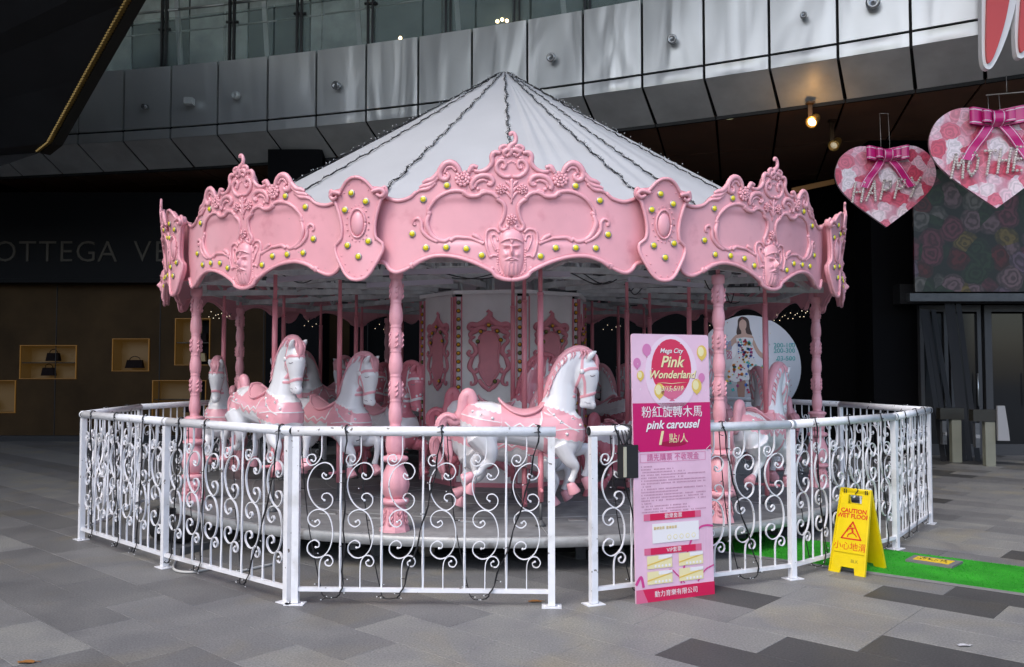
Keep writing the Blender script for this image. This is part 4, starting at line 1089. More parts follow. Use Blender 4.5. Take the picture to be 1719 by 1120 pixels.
# cartouches between the panels
KC = .00121
oc = [(0, 292), (30, 288), (70, 262), (110, 215), (140, 195), (165, 205), (185, 225), (196, 205), (190, 175), (162, 150), (145, 110), (124, 40), (114, -30), (120, -90), (145, -118), (165, -138), (164, -180), (140, -232), (112, -280), (84, -325), (46, -358), (0, -368)]
oc = [(x * KC, z * KC) for x, z in oc]; occ = [tuple(p) for p in cr(oc, 4)]
full = occ + [(-x, z) for x, z in reversed(occ[1:-1])]
CXW = max(p[0] for p in full)
def csurf(x, z): return -.060 - .03 * (1 - (x / .24) ** 2) - .05 * max(0, (z + .1) / .45) ** 2
q = MB()
# fan of rows: for each z row find half width
zs = np.linspace(-.445, .353, 70); hwz = []
pz = np.array([p[1] for p in occ]); px2 = np.array([p[0] for p in occ])
def halfw(z):
    best = 0
    for i in range(len(occ) - 1):
        (x0, z0), (x1, z1) = occ[i], occ[i + 1]
        if min(z0, z1) <= z <= max(z0, z1) and abs(z1 - z0) > 1e-9: best = max(best, x0 + (x1 - x0) * (z - z0) / (z1 - z0))
    return best
nn = 24; vf = []; vb = []
for z in zs:
    h = halfw(z)
    for i in range(nn + 1):
        x = h * (-1 + 2 * i / nn); y = csurf(x, z); vf.append((x, y, z)); vb.append((x, y + .035, z))
o_ = len(vf); idd = lambda r_, c_: r_ * (nn + 1) + c_
fs = [(idd(r_, c_), idd(r_, c_ + 1), idd(r_ + 1, c_ + 1), idd(r_ + 1, c_)) for r_ in range(len(zs) - 1) for c_ in range(nn)]
fs += [tuple(i + o_ for i in reversed(f)) for f in fs]
for r_ in range(len(zs) - 1):
    for c_ in (0, nn): fs.append((idd(r_, c_), idd(r_ + 1, c_), idd(r_ + 1, c_) + o_, idd(r_, c_) + o_))
q.add(vf + vb, fs); q.xf(bend); c_sheet = q.data('cartouche', M['pink'])
q = MB(); q.tube([(x, csurf(x, z) - .006, z) for x, z in full] + [(full[0][0], csurf(*full[0]) - .006, full[0][1])], .014, 8, up=(0, 1, 0), flat=.9)
ov = [(.066 * math.cos(a), .0 + .112 * math.sin(a)) for a in np.linspace(0, 2 * PI, 37)]
q.tube([(x, csurf(x, z) - .006, z) for x, z in ov], .009, 8, up=(0, 1, 0)); q.ball((0, csurf(0, 0) + .004, 0), 1, 20, 10, sc=(.056, .03, .1))
for s in (-1, 1):
    q.tube([(s * x, csurf(x, z) - .02, z) for x, z in [tuple(p) for p in cr([(.13, .235), (.16, .245), (.20, .25), (.225, .225), (.20, .2), (.165, .215)], 6)]], [.014, .018, .018, .012], 8, up=(0, 1, 0))
for x, z in ov[::2]: q.ball((x * 1.42, csurf(x, z) - .002, z * 1.28), .0065, 6, 4)
for i in range(6, len(full) - 6, 5):
    x, z = full[i]; 
    if abs(x) < .185 and abs(z) > .12: q.ball((x * .8, csurf(x * .8, z * .93) - .002, z * .93), .006, 6, 4)
q.xf(bend); c_mould = q.data('moulding', M['pink'])
for k in range(-4, 6):
    cp = obj('cartouche', c_sheet, car, (0, 0, 0), R(V_PH + 18 + 36 * k)); obj('moulding', c_mould, cp)
    if k in (-4, -3, -2, -1, 0, 1, 2, 3):
        for x, z in ((-.04, .235), (.075, .165), (-.105, .11), (-.085, -.17), (.09, -.145), (.01, -.262)):
            p = bend(x, csurf(x, z) - .002, z); obj('lamp', lamV, cp, p, x / VR)
# tail ends and little lights showing at the far ends
q = MB(); led = MB()
for a0 in (-100, -95, 86, 92, 98, 120, 150, -130, -150):
    a = R(a0)
    for j in range(5):
        p = Vector((3.6 * math.sin(a + j * .02), -3.6 * math.cos(a + j * .02), 2.25 + .05 * math.sin(j * 3) - .02 * (j % 3))); q.tube([p, p + Vector((.02, 0, .04))], .004, 4); led.ball(p, .005, 6, 4)
q.build('fairy_wire', M['wire'], car)['kind'] = 'stuff'; led.build('fairy_bulb', mat('tiny_lit_led', (1, .9, .7), emit=(1, .85, .6), estr=.8), car)['kind'] = 'stuff'
# ================================================================== HORSES
def horse_body_mesh():
    q = MB()
    def loft(st, seg=20):  # stations (x, z, rx_or_halfheight, ry, dir)
        q.tube([(s[0], 0, s[1]) for s in st], 1.0, 4) if False else None
        vs = []; n = len(st); P = [Vector((s[0], 0, s[1])) for s in st]
        for i in range(n):
            T = (P[min(i + 1, n - 1)] - P[max(0, i - 1)]).normalized(); N = Vector((-T.z, 0, T.x))
            for k in range(seg):
                a = 2 * PI * k / seg; vs.append(P[i] + N * (math.sin(a) * st[i][2]) + Vector((0, math.cos(a) * st[i][3], 0)))
        fs = [(i * seg + k, i * seg + (k + 1) % seg, (i + 1) * seg + (k + 1) % seg, (i + 1) * seg + k) for i in range(n - 1) for k in range(seg)]
        fs += [tuple(reversed(range(seg))), tuple(range((n - 1) * seg, n * seg))]
        q.add(vs, fs)
    # torso
    loft([(-.665, .09, .03, .03), (-.65, .09, .09, .075), (-.60, .09, .145, .12), (-.52, .09, .175, .155), (-.42, .09, .175, .168), (-.30, .075, .155, .165), (-.16, .045, .145, .165), (-.02, .035, .165, .168), (.10, .02, .20, .17), (.20, .005, .215, .165), (.28, -.0, .19, .145), (.335, -.0, .13, .105), (.36, 0, .05, .05)])
    # neck and head
    loft([(.10, .06, .17, .13), (.135, .18, .165, .125), (.165, .30, .128, .095), (.175, .42, .112, .078), (.21, .53, .108, .07), (.27, .61, .098, .066), (.33, .625, .08, .06), (.38, .60, .04, .04)])
    loft([(.30, .635, .035, .03), (.335, .60, .085, .062), (.365, .54, .112, .076), (.378, .48, .116, .082), (.388, .42, .096, .07), (.392, .36, .074, .056), (.392, .31, .062, .047), (.39, .265, .064, .049), (.386, .225, .055, .044), (.383, .205, .03, .025)])
    q.ball((.335, 0, .45), .075, 14, 8, sc=(.9, .95, 1.1))     # cheek
    q.ball((.43, 0, .235), .034, 12, 8, sc=(1, 1.15, 1.2)); q.ball((.35, 0, .235), .028, 12, 8, sc=(1, 1.05, 1.1))
    for s in (-1, 1):
        q.ball((.425, s * .056, .485), .026, 10, 6, sc=(.9, .55, .6))      # brow and eyelid
        q.ball((.44, s * .026, .245), .014, 8, 6)
        # ears
        q.tube([(.375, s * .045, .595), (.405, s * .056, .635), (.435, s * .062, .665), (.465, s * .064, .685)], [.022, .030, .022, .004], 10)
        # thigh
        q.ball((-.48, s * .09, .02), .15, 16, 10, sc=(.95, .6, 1.15)); q.ball((.19, s * .095, -.05), .13, 16, 10, sc=(.9, .58, 1.2))
    def leg(pts, rad): q.tube([tuple(p) for p in cr(pts, 5)], rad, 12)
    leg([(.17, .10, -.08), (.28, .11, -.145), (.40, .105, -.135), (.415, .10, -.20), (.40, .10, -.30), (.375, .10, -.37)], [.085, .07, .048, .047, .030, .026, .034])
    leg([(.16, -.10, -.08), (.22, -.11, -.20), (.275, -.105, -.265), (.26, -.10, -.33), (.235, -.10, -.39)], [.09, .065, .048, .030, .027, .034])
    leg([(-.50, .10, .0), (-.47, .115, -.11), (-.50, .11, -.19), (-.555, .105, -.245), (-.54, .10, -.33), (-.565, .10, -.41)], [.13, .085, .058, .044, .029, .026, .034])
    leg([(-.50, -.10, .0), (-.43, -.115, -.12), (-.42, -.11, -.20), (-.47, -.105, -.25), (-.50, -.10, -.30), (-.55, -.10, -.325)], [.13, .085, .058, .042, .029, .026, .034])
    me = q.data('tmp', M['white']); o = obj('tmp', me)
    rm = o.modifiers.new('r', 'REMESH'); rm.mode = 'VOXEL'; rm.voxel_size = .0085
    s_ = o.modifiers.new('s', 'SMOOTH'); s_.factor = .5; s_.iterations = 7
    dg = bpy.context.evaluated_depsgraph_get(); dg.update(); out = bpy.data.meshes.new_from_object(o.evaluated_get(dg))
    bpy.data.objects.remove(o); out.name = 'body'; return out


def sd_poly(P, poly):
    d = np.full(len(P), 1e9); inside = np.zeros(len(P), bool); n = len(poly)
    for i in range(n):
        a = np.array(poly[i]); b = np.array(poly[(i + 1) % n]); ab = b - a; ap = P - a
        t = np.clip((ap @ ab) / (ab @ ab), 0, 1); d = np.minimum(d, np.linalg.norm(ap - t[:, None] * ab, axis=1))
        c = (a[1] > P[:, 1]) != (b[1] > P[:, 1])
        with np.errstate(divide='ignore', invalid='ignore'):
            xi = a[0] + (P[:, 1] - a[1]) * ab[0] / (ab[1] if ab[1] else 1e-9)
        inside ^= c & (P[:, 0] < xi)
    return np.where(inside, d, -d)


def sd_line(P, pts, w):
    d = np.full(len(P), 1e9)
    for i in range(len(pts) - 1):
        a = np.array(pts[i]); b = np.array(pts[i + 1]); ab = b - a; ap = P - a
        t = np.clip((ap @ ab) / (ab @ ab), 0, 1); d = np.minimum(d, np.linalg.norm(ap - t[:, None] * ab, axis=1))
    return w - d


hb = horse_body_mesh(); nv = len(hb.vertices)
vc = np.empty(nv * 3); hb.vertices.foreach_get('co', vc); vc = vc.reshape(-1, 3)
nr = np.empty(nv * 3); hb.vertices.foreach_get('normal', nr); nr = nr.reshape(-1, 3)
P2 = vc[:, [0, 2]]
# wavy harness bands
def wav(pts, amp, n): 
    out = []
    c = cr(pts, n)
    for i, p in enumerate(c): out.append((p[0], p[1] + amp * abs(math.sin(i * PI / 3))))
    return out
breast = wav([(.02, .25), (.10, .225), (.18, .20), (.26, .16), (.42, .10)], -.016, 6) + [(.42, -.045)] + wav([(.42, -.05), (.30, -.055), (.17, -.035), (.06, -.02), (.0, .0)], -.012, 6)
blanket = wav([(-.34, .28), (-.2, .26), (-.05, .26), (.03, .26)], 0, 3) + wav([(.03, .06), (-.02, .02), (-.09, .045), (-.15, .01), (-.21, .045), (-.27, .02), (-.33, .07)], .0, 4)
rump = wav([(-.60, .26), (-.50, .225), (-.42, .20), (-.33, .18)], -.014, 6) + wav([(-.32, .06), (-.42, .05), (-.54, .07), (-.62, .10), (-.70, .14)], -.012, 6) + [(-.70, .26)]
f1 = sd_poly(P2, breast); f2 = sd_poly(P2, blanket); f3 = sd_poly(P2, rump)
low = np.abs(vc[:, 1]) > -1
f4 = sd_line(P2, [(.03, .0), (.035, -.3)], .017); f4[P2[:, 1] > .0] = -1; f4[np.abs(P2[:, 0]) > .2] = -1
# bridle: bands drawn round the head
head = (P2[:, 1] > .2) & (P2[:, 0] > .25)
f5 = np.maximum.reduce([sd_line(P2, [(.27, .305), (.33, .30), (.50, .345)], .0125), sd_line(P2, [(.335, .51), (.278, .345)], .011), sd_line(P2, [(.335, .51), (.36, .42), (.365, .315)], .011), sd_line(P2, [(.335, .51), (.40, .535), (.52, .54)], .0125), sd_line(P2, [(.335, .51), (.345, .66)], .0115)])
f5[~head] = -1
fh = np.maximum.reduce([f1, f2, f3]); band = np.maximum(fh, np.maximum(f4, f5))
trim = np.where(np.abs(fh) < .03, .0052 - np.abs(fh), -1)
# inner white piping lines and star studs inside the bands
pip = np.maximum.reduce([sd_line(P2, [(-.66, .165), (-.5, .125), (-.34, .10)], .0045), sd_line(P2, [(.42, .035), (.3, .04), (.2, .045), (.06, .03)], .0045), sd_line(P2, [(.05, .2), (.13, .12), (.22, .06), (.3, .02)], .0045), sd_line(P2, [(-.30, .10), (-.25, .055), (-.18, .09), (-.13, .05), (-.07, .085), (-.02, .06), (.0, .12), (.0, .18)], .0055),
                         sd_line(P2, [(-.335, .07), (-.355, -.02)], .005)])
pip[fh < -.0] = -1
trim = np.maximum(trim, pip)
trim[(P2[:, 1] > .245)] = -1
disp = np.clip(band / .004, 0, 1) * .005 + np.clip((trim + .001) / .003, 0, 1) * .004
vc2 = vc + nr * disp[:, None]
hb.vertices.foreach_set('co', vc2.ravel()); hb.update()
for nme, arr in (('band', band), ('trim', trim)):
    at_ = hb.attributes.new(nme, 'FLOAT', 'POINT'); at_.data.foreach_set('value', arr.astype(np.float32))
dots = np.full(nv, -1.0)
for i in range(160):
    c = vc[rnd.randrange(nv)]; dots = np.maximum(dots, .012 - np.linalg.norm(vc - c, axis=1))
at_ = hb.attributes.new('dots', 'FLOAT', 'POINT'); at_.data.foreach_set('value', dots.astype(np.float32))
hb.polygons.foreach_set('use_smooth', [True] * len(hb.polygons))


def horse_mat(name, basec, bandc, dotty=False):
    m = mat(name, basec, .26, coat=.5); n = m.node_tree.nodes; l = m.node_tree.links; b = n['Principled BSDF']
    def thr(nm, w=.0022):
        a = n.new('ShaderNodeAttribute'); a.attribute_name = nm; r = n.new('ShaderNodeMapRange'); r.inputs['From Min'].default_value = -w; r.inputs['From Max'].default_value = w
        l.new(a.outputs['Fac'], r.inputs[0]); return r.outputs[0]
    tc = n.new('ShaderNodeTexCoord'); nz = n.new('ShaderNodeTexNoise'); nz.inputs['Scale'].default_value = 5; nz.inputs['Detail'].default_value = 5; l.new(tc.outputs['Object'], nz.inputs[0])
    rp = n.new('ShaderNodeValToRGB'); l.new(nz.outputs[0], rp.inputs[0]); rp.color_ramp.elements[0].color = (*[c * .93 for c in basec], 1); rp.color_ramp.elements[1].color = (*[min(1, c * 1.03) for c in basec], 1)
    cur = rp.outputs[0]
    if dotty:
        mx = n.new('ShaderNodeMix'); mx.data_type = 'RGBA'; l.new(thr('dots'), mx.inputs[0]); l.new(cur, mx.inputs[6]); mx.inputs[7].default_value = (.8, .8, .8, 1); cur = mx.outputs[2]
    mx = n.new('ShaderNodeMix'); mx.data_type = 'RGBA'; l.new(thr('band'), mx.inputs[0]); l.new(cur, mx.inputs[6]); mx.inputs[7].default_value = (*bandc, 1); cur = mx.outputs[2]
    mx = n.new('ShaderNodeMix'); mx.data_type = 'RGBA'; l.new(thr('trim', .0015), mx.inputs[0]); l.new(cur, mx.inputs[6]); mx.inputs[7].default_value = (.82, .82, .82, 1); cur = mx.outputs[2]
    l.new(cur, b.inputs['Base Color']); return m


HM = [horse_mat('white_horse_paint', (.80, .80, .82), PINKC), horse_mat('pink_dotted_horse_paint', (.66, .20, .25), (.78, .74, .75), True)]
hbody = []
for m in HM:
    c = hb.copy(); c.materials.clear(); c.materials.append(m); hbody.append(c)
# mane: pink crest with combed locks
def mane_mesh():
    q = MB()
    q.tube([tuple(p) for p in cr([(.475, 0, .545), (.468, 0, .60), (.43, 0, .648), (.36, 0, .69), (.275, 0, .688), (.19, 0, .63), (.13, 0, .545), (.08, 0, .44), (.045, 0, .33), (.03, 0, .25)], 6)], [.010, .022, .030, .035, .036, .036, .034, .03, .028, .024, .012], 12, up=(0, 1, 0), flat=1.35)
    for s in (-1, 1):
        for k in range(14):
            t = k / 13; base = cr([(.38, .69), (.27, .69), (.18, .63), (.12, .55), (.075, .45), (.045, .35)], 4)[int(t * 19)]
            x, z = base; w = .012
            q.tube([tuple(p) for p in cr([(x + .012, s * .015, z + .012), (x + .008, s * .042, z - .008), (x + .012, s * .062, z - .035), (x - .008, s * .072, z - .075)], 4)], [.006, .009, .008, .002], 7)
        for k in range(4):
            q.tube([tuple(p) for p in cr([(.36 + .02 * k, s * .012, .705 - .008 * k), (.42 + .013 * k, s * (.02 + .005 * k), .67 - .012 * k), (.465, s * (.012 + .006 * k), .61 - .01 * k), (.482, s * (.01 + .004 * k), .55 - .012 * k)], 4)], [.010, .017, .014, .004], 7)
    return q
def tail_mesh():
    q = MB()
    q.tube([tuple(p) for p in cr([(-.56, 0, .19), (-.572, 0, .285), (-.60, 0, .325), (-.632, 0, .285), (-.655, 0, .18), (-.70, 0, .10), (-.765, 0, .135), (-.815, 0, .10), (-.81, 0, .01), (-.77, 0, -.07), (-.745, 0, -.17), (-.75, 0, -.26)], 5)], [.045, .052, .054, .050, .044, .042, .046, .046, .040, .034, .024, .005], 14, up=(0, 1, 0), flat=.85)
    for k in range(7):
        a = 2 * PI * k / 7; o = Vector((.03 * math.cos(a), .042 * math.sin(a), 0))
        q.tube([tuple(Vector(tuple(p)) + o * (1 - .5 * i / 16)) for i, p in enumerate(cr([(-.70, 0, .12), (-.765, 0, .155), (-.83, 0, .10), (-.83, 0, .0), (-.79, 0, -.09), (-.755, 0, -.2)], 3))], [.014, .018, .016, .011, .003], 7)
    return q
def saddle_mesh():
    q = MB(); nx, na = 26, 22; vs = []
    for i in range(nx + 1):
        t = i / nx; x = -.345 + t * .385; zc = .04; top = .205 + .055 * (abs(t - .5) * 2) ** 2.2 + (.03 if t < .5 else 0) * (1 - 2 * t)
        half = R(46) * (math.sin(PI * min(.97, max(.03, t))) ** .45); rad = top - zc
        for j in range(na + 1):
            a = half * (-1 + 2 * j / na); vs.append((x, math.sin(a) * .185, zc + .0 + rad * (math.cos(a) * .88 + .12)))
    idn = lambda i, j: i * (na + 1) + j; o_ = len(vs)
    vb = [(x, y * .93, z - .022) for x, y, z in vs]
    fs = [(idn(i, j), idn(i, j + 1), idn(i + 1, j + 1), idn(i + 1, j)) for i in range(nx) for j in range(na)]; fs2 = [tuple(v + o_ for v in reversed(f)) for f in fs]
    ed = [idn(0, j) for j in range(na + 1)] + [idn(i, na) for i in range(1, nx + 1)] + [idn(nx, j) for j in range(na - 1, -1, -1)] + [idn(i, 0) for i in range(nx - 1, 0, -1)]
    fs3 = [(ed[i], ed[(i + 1) % len(ed)], ed[(i + 1) % len(ed)] + o_, ed[i] + o_) for i in range(len(ed))]
    q.add(vs + vb, fs + fs2 + fs3); P = [Vector(vs[i]) for i in ed]; q.tube([p for p in P] + [P[0]], .011, 7)
    return q
def hoof_mesh():
    q = MB(); q.lathe([(.030, 0), (.036, -.012), (.042, -.04), (.052, -.085), (.050, -.095), (.0001, -.095)], 14); return q
hm_ = hoof_mesh()
sets = []
for i, (a, b) in enumerate(((M['pink'], M['pink']), (M['pink_dark'], M['drum']))):
    sets.append(dict(mane=mane_mesh().data('mane', a), tail=tail_mesh().data('tail', a), saddle=saddle_mesh().data('saddle', a if i == 0 else M['pink']), hoof=hm_.data('hoof', a)))
q = MB()
for s in (-1, 1):
    q.lathe([(.022, 0), (.020, .008), (.010, .014), (.0001, .016)], 14, (.335, s * .078, .51), axis=(0, s, 0))
studs = []
for x, z in ((-.56, .185), (-.40, .135), (.10, .16), (.31, .075), (.2, .0)): studs.append((x, z))
for s in (-1, 1):
    for x, z in studs:
        d = (vc[:, 0] - x) ** 2 + (vc[:, 2] - z) ** 2 + np.where(vc[:, 1] * s > 0.02, 0, 10); c = vc2[int(np.argmin(d))]; q.ball(c, .014, 8, 5)
    for x, z in ((-.49, .155), (.16, .10), (.25, .12)):
        d = (vc[:, 0] - x) ** 2 + (vc[:, 2] - z) ** 2 + np.where(vc[:, 1] * s > 0.02, 0, 10); c = vc2[int(np.argmin(d))]
        q.tube([(c[0] - .012, c[1], c[2] - .01), (c[0] + .014, c[1], c[2] - .002), (c[0] - .004, c[1], c[2] + .014), (c[0] - .012, c[1], c[2] - .01)], .006, 5)
stud_me = q.data('harness_studs', M['white'])
q = MB()
for s in (-1, 1):
    pts = []
    for k in range(7):
        x = .402 + .007 * k; z = .479 - .012 * math.sin(PI * k / 6) + .003
        d = (vc[:, 0] - x) ** 2 + (vc[:, 2] - z) ** 2 + np.where(vc[:, 1] * s > 0.01, 0, 10); c = vc2[int(np.argmin(d))]; pts.append((c[0], c[1] + s * .001, c[2]))
    q.tube(pts, .0034, 5)
    for P_ in ([(.36, .262), (.385, .25), (.41, .246)], [(.437, .262), (.445, .255), (.449, .246)]):
        pp_ = []
        for x, z in [tuple(p) for p in cr(P_, 3)]:
            d = (vc[:, 0] - x) ** 2 + (vc[:, 2] - z) ** 2 + np.where(vc[:, 1] * s > 0.008, 0, 10); c = vc2[int(np.argmin(d))]; pp_.append((c[0], c[1], c[2]))
        q.tube(pp_, .0024, 5)
eye_me = q.data('eyelids', mat('painted_eyelash_line', (.25, .22, .24), .4))
hoofs = [(.372, .10, -.375, -35), (.232, -.10, -.395, -25), (-.568, .10, -.415, 18), (-.555, -.10, -.325, 62)]
def make_horse(v, dz, label, x, y, rz, pole_top=2.5, group='carousel horses'):
    z0 = 1.03 + dz
    t = thing('carousel_horse', label, 'carousel horse', (x, y, z0), rz, group)
    st = sets[v]
    obj('body', hbody[v], t); obj('mane', st['mane'], t); obj('tail', st['tail'], t); obj('saddle', st['saddle'], t)
    if v == 0: obj('harness_studs', stud_me, t)['kind'] = 'stuff'
    obj('eyelids', eye_me, t)
    for hx, hy, hz, an in hoofs:
        h = obj('hoof', st['hoof'], t, (hx, hy, hz)); h.rotation_euler = (0, R(-an) if False else R(an), 0); h.scale = (1, 1, 1)
    q = MB(); q.tube([(0, 0, pole_top - z0), (0, 0, pole_top - .30 - z0)], .018, 12); q.tube([(0, 0, pole_top - .30 - z0), (0, 0, .2)], .025, 14); q.tube([(0, 0, -.15), (0, 0, -.56)], .024, 14)
    q.lathe([(.027, -.01), (.027, .01)], 12, (0, 0, pole_top - .31 - z0)); q.tube([(0, -.13, -.46), (0, .13, -.46)], .014, 8)
    q.build('pole', M['pink_pole'], t)
    q = MB(); q.tube([(0, 0, -.56), (0, 0, HP + .03 - z0)], .014, 10); q.lathe([(.05, HP - z0 + .001), (.035, HP - z0 + .02), (.016, HP - z0 + .05)], 12); q.build('pole_foot', M['steel_dark'], t)
    return t
rows = [(5.7, 0, 'front'), (-39.3, 0, 'front left'), (-82.5, 0, 'left'), (-126, 0, 'rear left'), (50.7, 0, 'right'), (95.7, 0, 'rear right'), (140.7, 0, 'back right'), (-171, 0, 'back')]
desc = {
    ('front', 0): 'large white horse in full view at the front of the carousel, facing right',
    ('front', 1): 'white horse low behind the front white horse, only its belly and hooves showing',
    ('front', 2): 'dusty pink dotted horse between the front white horse and the centre drum',
    ('front left', 0): 'white horse with the highest head, left of the front left column, turned toward the camera',
    ('front left', 1): 'white horse with head beside the front left pink column, facing right',
    ('front left', 2): 'pink horse with white dots, head showing just right of the front left column',
    ('left', 0): 'white horse facing the camera head-on beside the far left column',
    ('left', 1): 'white horse behind the highest left horse, facing the camera, mostly hidden',
    ('left', 2): 'small pink horse seen head-on between the two front left white horses',
    ('rear left', 0): 'white horse in shade whose arched neck shows right behind the highest left horse',
    ('rear left', 1): 'shaded white horse at the rear left, middle of its row',
    ('rear left', 2): 'shaded pink dotted horse at the rear left, next to the centre drum',
    ('right', 0): 'white horse seen from behind right of the pink banner, tail toward the camera',
    ('right', 1): 'white horse right of centre hidden behind the pink banner',
    ('right', 2): 'pink horse just left of the pink banner, close to the centre drum',
    ('rear right', 0): 'shaded white horse in front of the round poster, beyond the white horse seen from behind',
    ('rear right', 1): 'shaded white horse at the rear right, middle of its row, behind the pink banner',
    ('rear right', 2): 'shaded pink dotted horse at the rear right, next to the centre drum',
    ('back right', 0): 'dark shaded white horse at the back, outer ring, left of the pink banner',
    ('back right', 1): 'dark shaded white horse at the back, middle ring, right of the centre drum',
    ('back right', 2): 'dark shaded pink horse at the back, inner ring, right of the centre drum',
    ('back', 0): 'white horse straight behind the centre drum on the outer ring', ('back', 1): 'white horse straight behind the centre drum on the middle ring', ('back', 2): 'pink horse straight behind the centre drum on the inner ring'}
dzs = {('front', 0): 0, ('front', 1): -.22, ('front', 2): -.02, ('front left', 0): .11, ('front left', 1): -.02, ('front left', 2): -.1, ('left', 0): -.04, ('left', 1): -.02, ('left', 2): -.06, ('rear left', 0): .08, ('right', 0): -.12, ('right', 1): .05, ('right', 2): -.28, ('rear right', 0): -.15, ('rear left', 1): .0, ('rear left', 2): -.1}
for an, _, nm in rows:
    for ring, rr0 in enumerate((3.29, 2.5, 1.78)):
        a = R(an + (0.0 if ring == 0 else (-1.0 if ring == 1 else -2.5)))
        if nm == 'left' and ring == 1: rr0 = 2.62
        x, y = CX + rr0 * math.sin(a), CY - rr0 * math.cos(a); k = (nm, ring)
        extra = {('front left', 0): R(-7), ('front', 0): R(-3), ('front left', 1): R(8)}.get(k, 0)
        make_horse(1 if ring == 2 else 0, dzs.get(k, -.1), desc[k], x, y, a + extra)
# anchor plates on the deck
q = MB(); q.box((0, 0, .006), (.15, .045, .012)); pl = q.data('anchor_plate', mat('bare_aluminium', (.6, .6, .58), .3, .8))
for an in (-5, 12, -30, -47, 28, 60, -70, -20, 40):
    a = R(an); rr0 = 3.1; obj('anchor_plate', pl, car, (rr0 * math.sin(a), -rr0 * math.cos(a), HP + .001), a * .3)

# ================================================================== FENCE
FP = dict(A=(-3.95, 7.94), M=(-2.74, 6.83), B1=(-1.50, 5.80), B2=(-1.44, 5.77), C=(.26, 5.70), D=(.54, 5.76), E=(2.09, 6.46), Fq=(3.34, 7.53), G=(4.24, 8.77),
          H=(3.95, 10.35), I=(3.35, 11.85), J=(2.2, 13.0), A2=(-4.13, 9.55), A3=(-3.75, 11.15), A4=(-2.7, 12.4))
scale_p = .001347
def scroll_pts():
    f = lambda L: [tuple(p) for p in cr([((x - 178) * scale_p, (942 - y) * scale_p) for x, y in L], 5)]
    return [f([(180, 96), (180, 150), (180, 195), (172, 228), (150, 254), (122, 260), (106, 238), (116, 212), (140, 208), (151, 226), (142, 243), (129, 237)]),
            f([(203, 310), (190, 298), (184, 314), (200, 328), (226, 320), (241, 288), (224, 256), (188, 248), (148, 270), (121, 312), (112, 362), (126, 418), (156, 460), (195, 478), (230, 456), (238, 422), (218, 399), (192, 402), (184, 420), (197, 433)]),
            f([(153, 538), (166, 528), (175, 545), (152, 562), (124, 548), (117, 514), (140, 486), (178, 478), (214, 500), (236, 550), (240, 612), (224, 672), (190, 708), (150, 712), (118, 684), (120, 648), (148, 628), (172, 640), (172, 660), (157, 664)]),
            f([(176, 868), (176, 800), (177, 755), (184, 722), (204, 702), (230, 706), (244, 730), (232, 752), (211, 750), (205, 733), (217, 726)])]
q = MB()
for path in scroll_pts():
    n = len(path); P = [Vector((p[0], 0, p[1])) for p in path]; vs = []
    for i in range(n):
        T = (P[min(i + 1, n - 1)] - P[max(0, i - 1)]).normalized(); N = Vector((-T.z, 0, T.x)) * .0032; d = Vector((0, .007, 0))
        vs += [P[i] + N + d, P[i] + N - d, P[i] - N - d, P[i] - N + d]
    q.add(vs, [(i * 4 + k, i * 4 + (k + 1) % 4, i * 4 + 4 + (k + 1) % 4, i * 4 + 4 + k) for i in range(n - 1) for k in range(4)] + [(0, 1, 2, 3), (n * 4 - 4, n * 4 - 3, n * 4 - 2, n * 4 - 1)], 0, False)
    for e in ((P[0], P[-1]) if len(path) > 80 else (P[-1],)): q.ball(e, .0085, 6, 4, sc=(1, .9, 1))
scroll = q.data('scroll', M['fence'])
q = MB()
for s_ in range(60):
    z0 = .105 + s_ * .0168; a = s_ * .35
    if s_ == 0: ring0 = None
q.tube([(0, 0, .10 + 1.02 * i / 40) for i in range(41)], .0085, 4, square=True)
for i in range(41):
    o = i * 4; a = i * .12
    for k in range(4):
        x, y, z = q.v[o + k]; q.v[o + k] = (x * math.cos(a) - y * math.sin(a), x * math.sin(a) + y * math.cos(a), z)
bar = q.data('bar', M['fence'])
q = MB(); q.box((0, 0, .56), (.046, .046, 1.10)); post_me = q.data('post', M['fence'])
q = MB(); q.box((0, 0, .004), (.13, .10, .006)); q.ball((.045, .0, .007), .008, 6, 4); q.ball((-.045, 0, .007), .008, 6, 4); plate_me = q.data('foot_plate', M['fence'])
RZ = 1.145
chip = mat('bare_grey_pipe_end', (.05, .055, .06), .6)
def fence_panel(a, b, label, pa=True, pb=True, n=6, bow=0):
    a = Vector((*a, 0)); b = Vector((*b, 0)); L = (b - a).length; an = math.atan2(b.y - a.y, b.x - a.x)
    t = thing('fence_panel', label, 'fence', (a.x, a.y, 0), an, 'white scrollwork fence panels round the carousel')
    q = MB(); q.tube([(-.03, 0, RZ), (L + .03, 0, RZ)], .033, 16); q.lathe([(.03, 0), (.022, .0)], 14, (-.0305, 0, RZ), 1, axis=(1, 0, 0), cap=True); q.lathe([(.024, 0), (.0001, .0)], 14, (L + .0305, 0, RZ), 1, axis=(1, 0, 0)); q.lathe([(.024, 0), (.0001, .0)], 14, (-.0312, 0, RZ), 1, axis=(1, 0, 0))
    q.build('top_rail', [M['fence'], chip], t)
    q = MB(); q.box((L / 2, 0, .1), (L - .046, .03, .026)); q.build('bottom_rail', M['fence'], t)
    for f, x in ((pa, 0), (pb, L)):
        if f: p = obj('post', post_me, t, (x, 0, 0)); obj('foot_plate', plate_me, p, (0, 0, 0))
    x0, x1 = .023, L - .023; w = (x1 - x0) / n
    for i in range(n):
        if i: obj('bar', bar, t, (x0 + w * i, 0, 0))
        s = obj('scroll', scroll, t, (x0 + w * (i + .5), rnd.uniform(-.002, .002), 0)); s.rotation_euler = (0, R(rnd.uniform(-.5, .5)), 0)
    return t, L, an, a
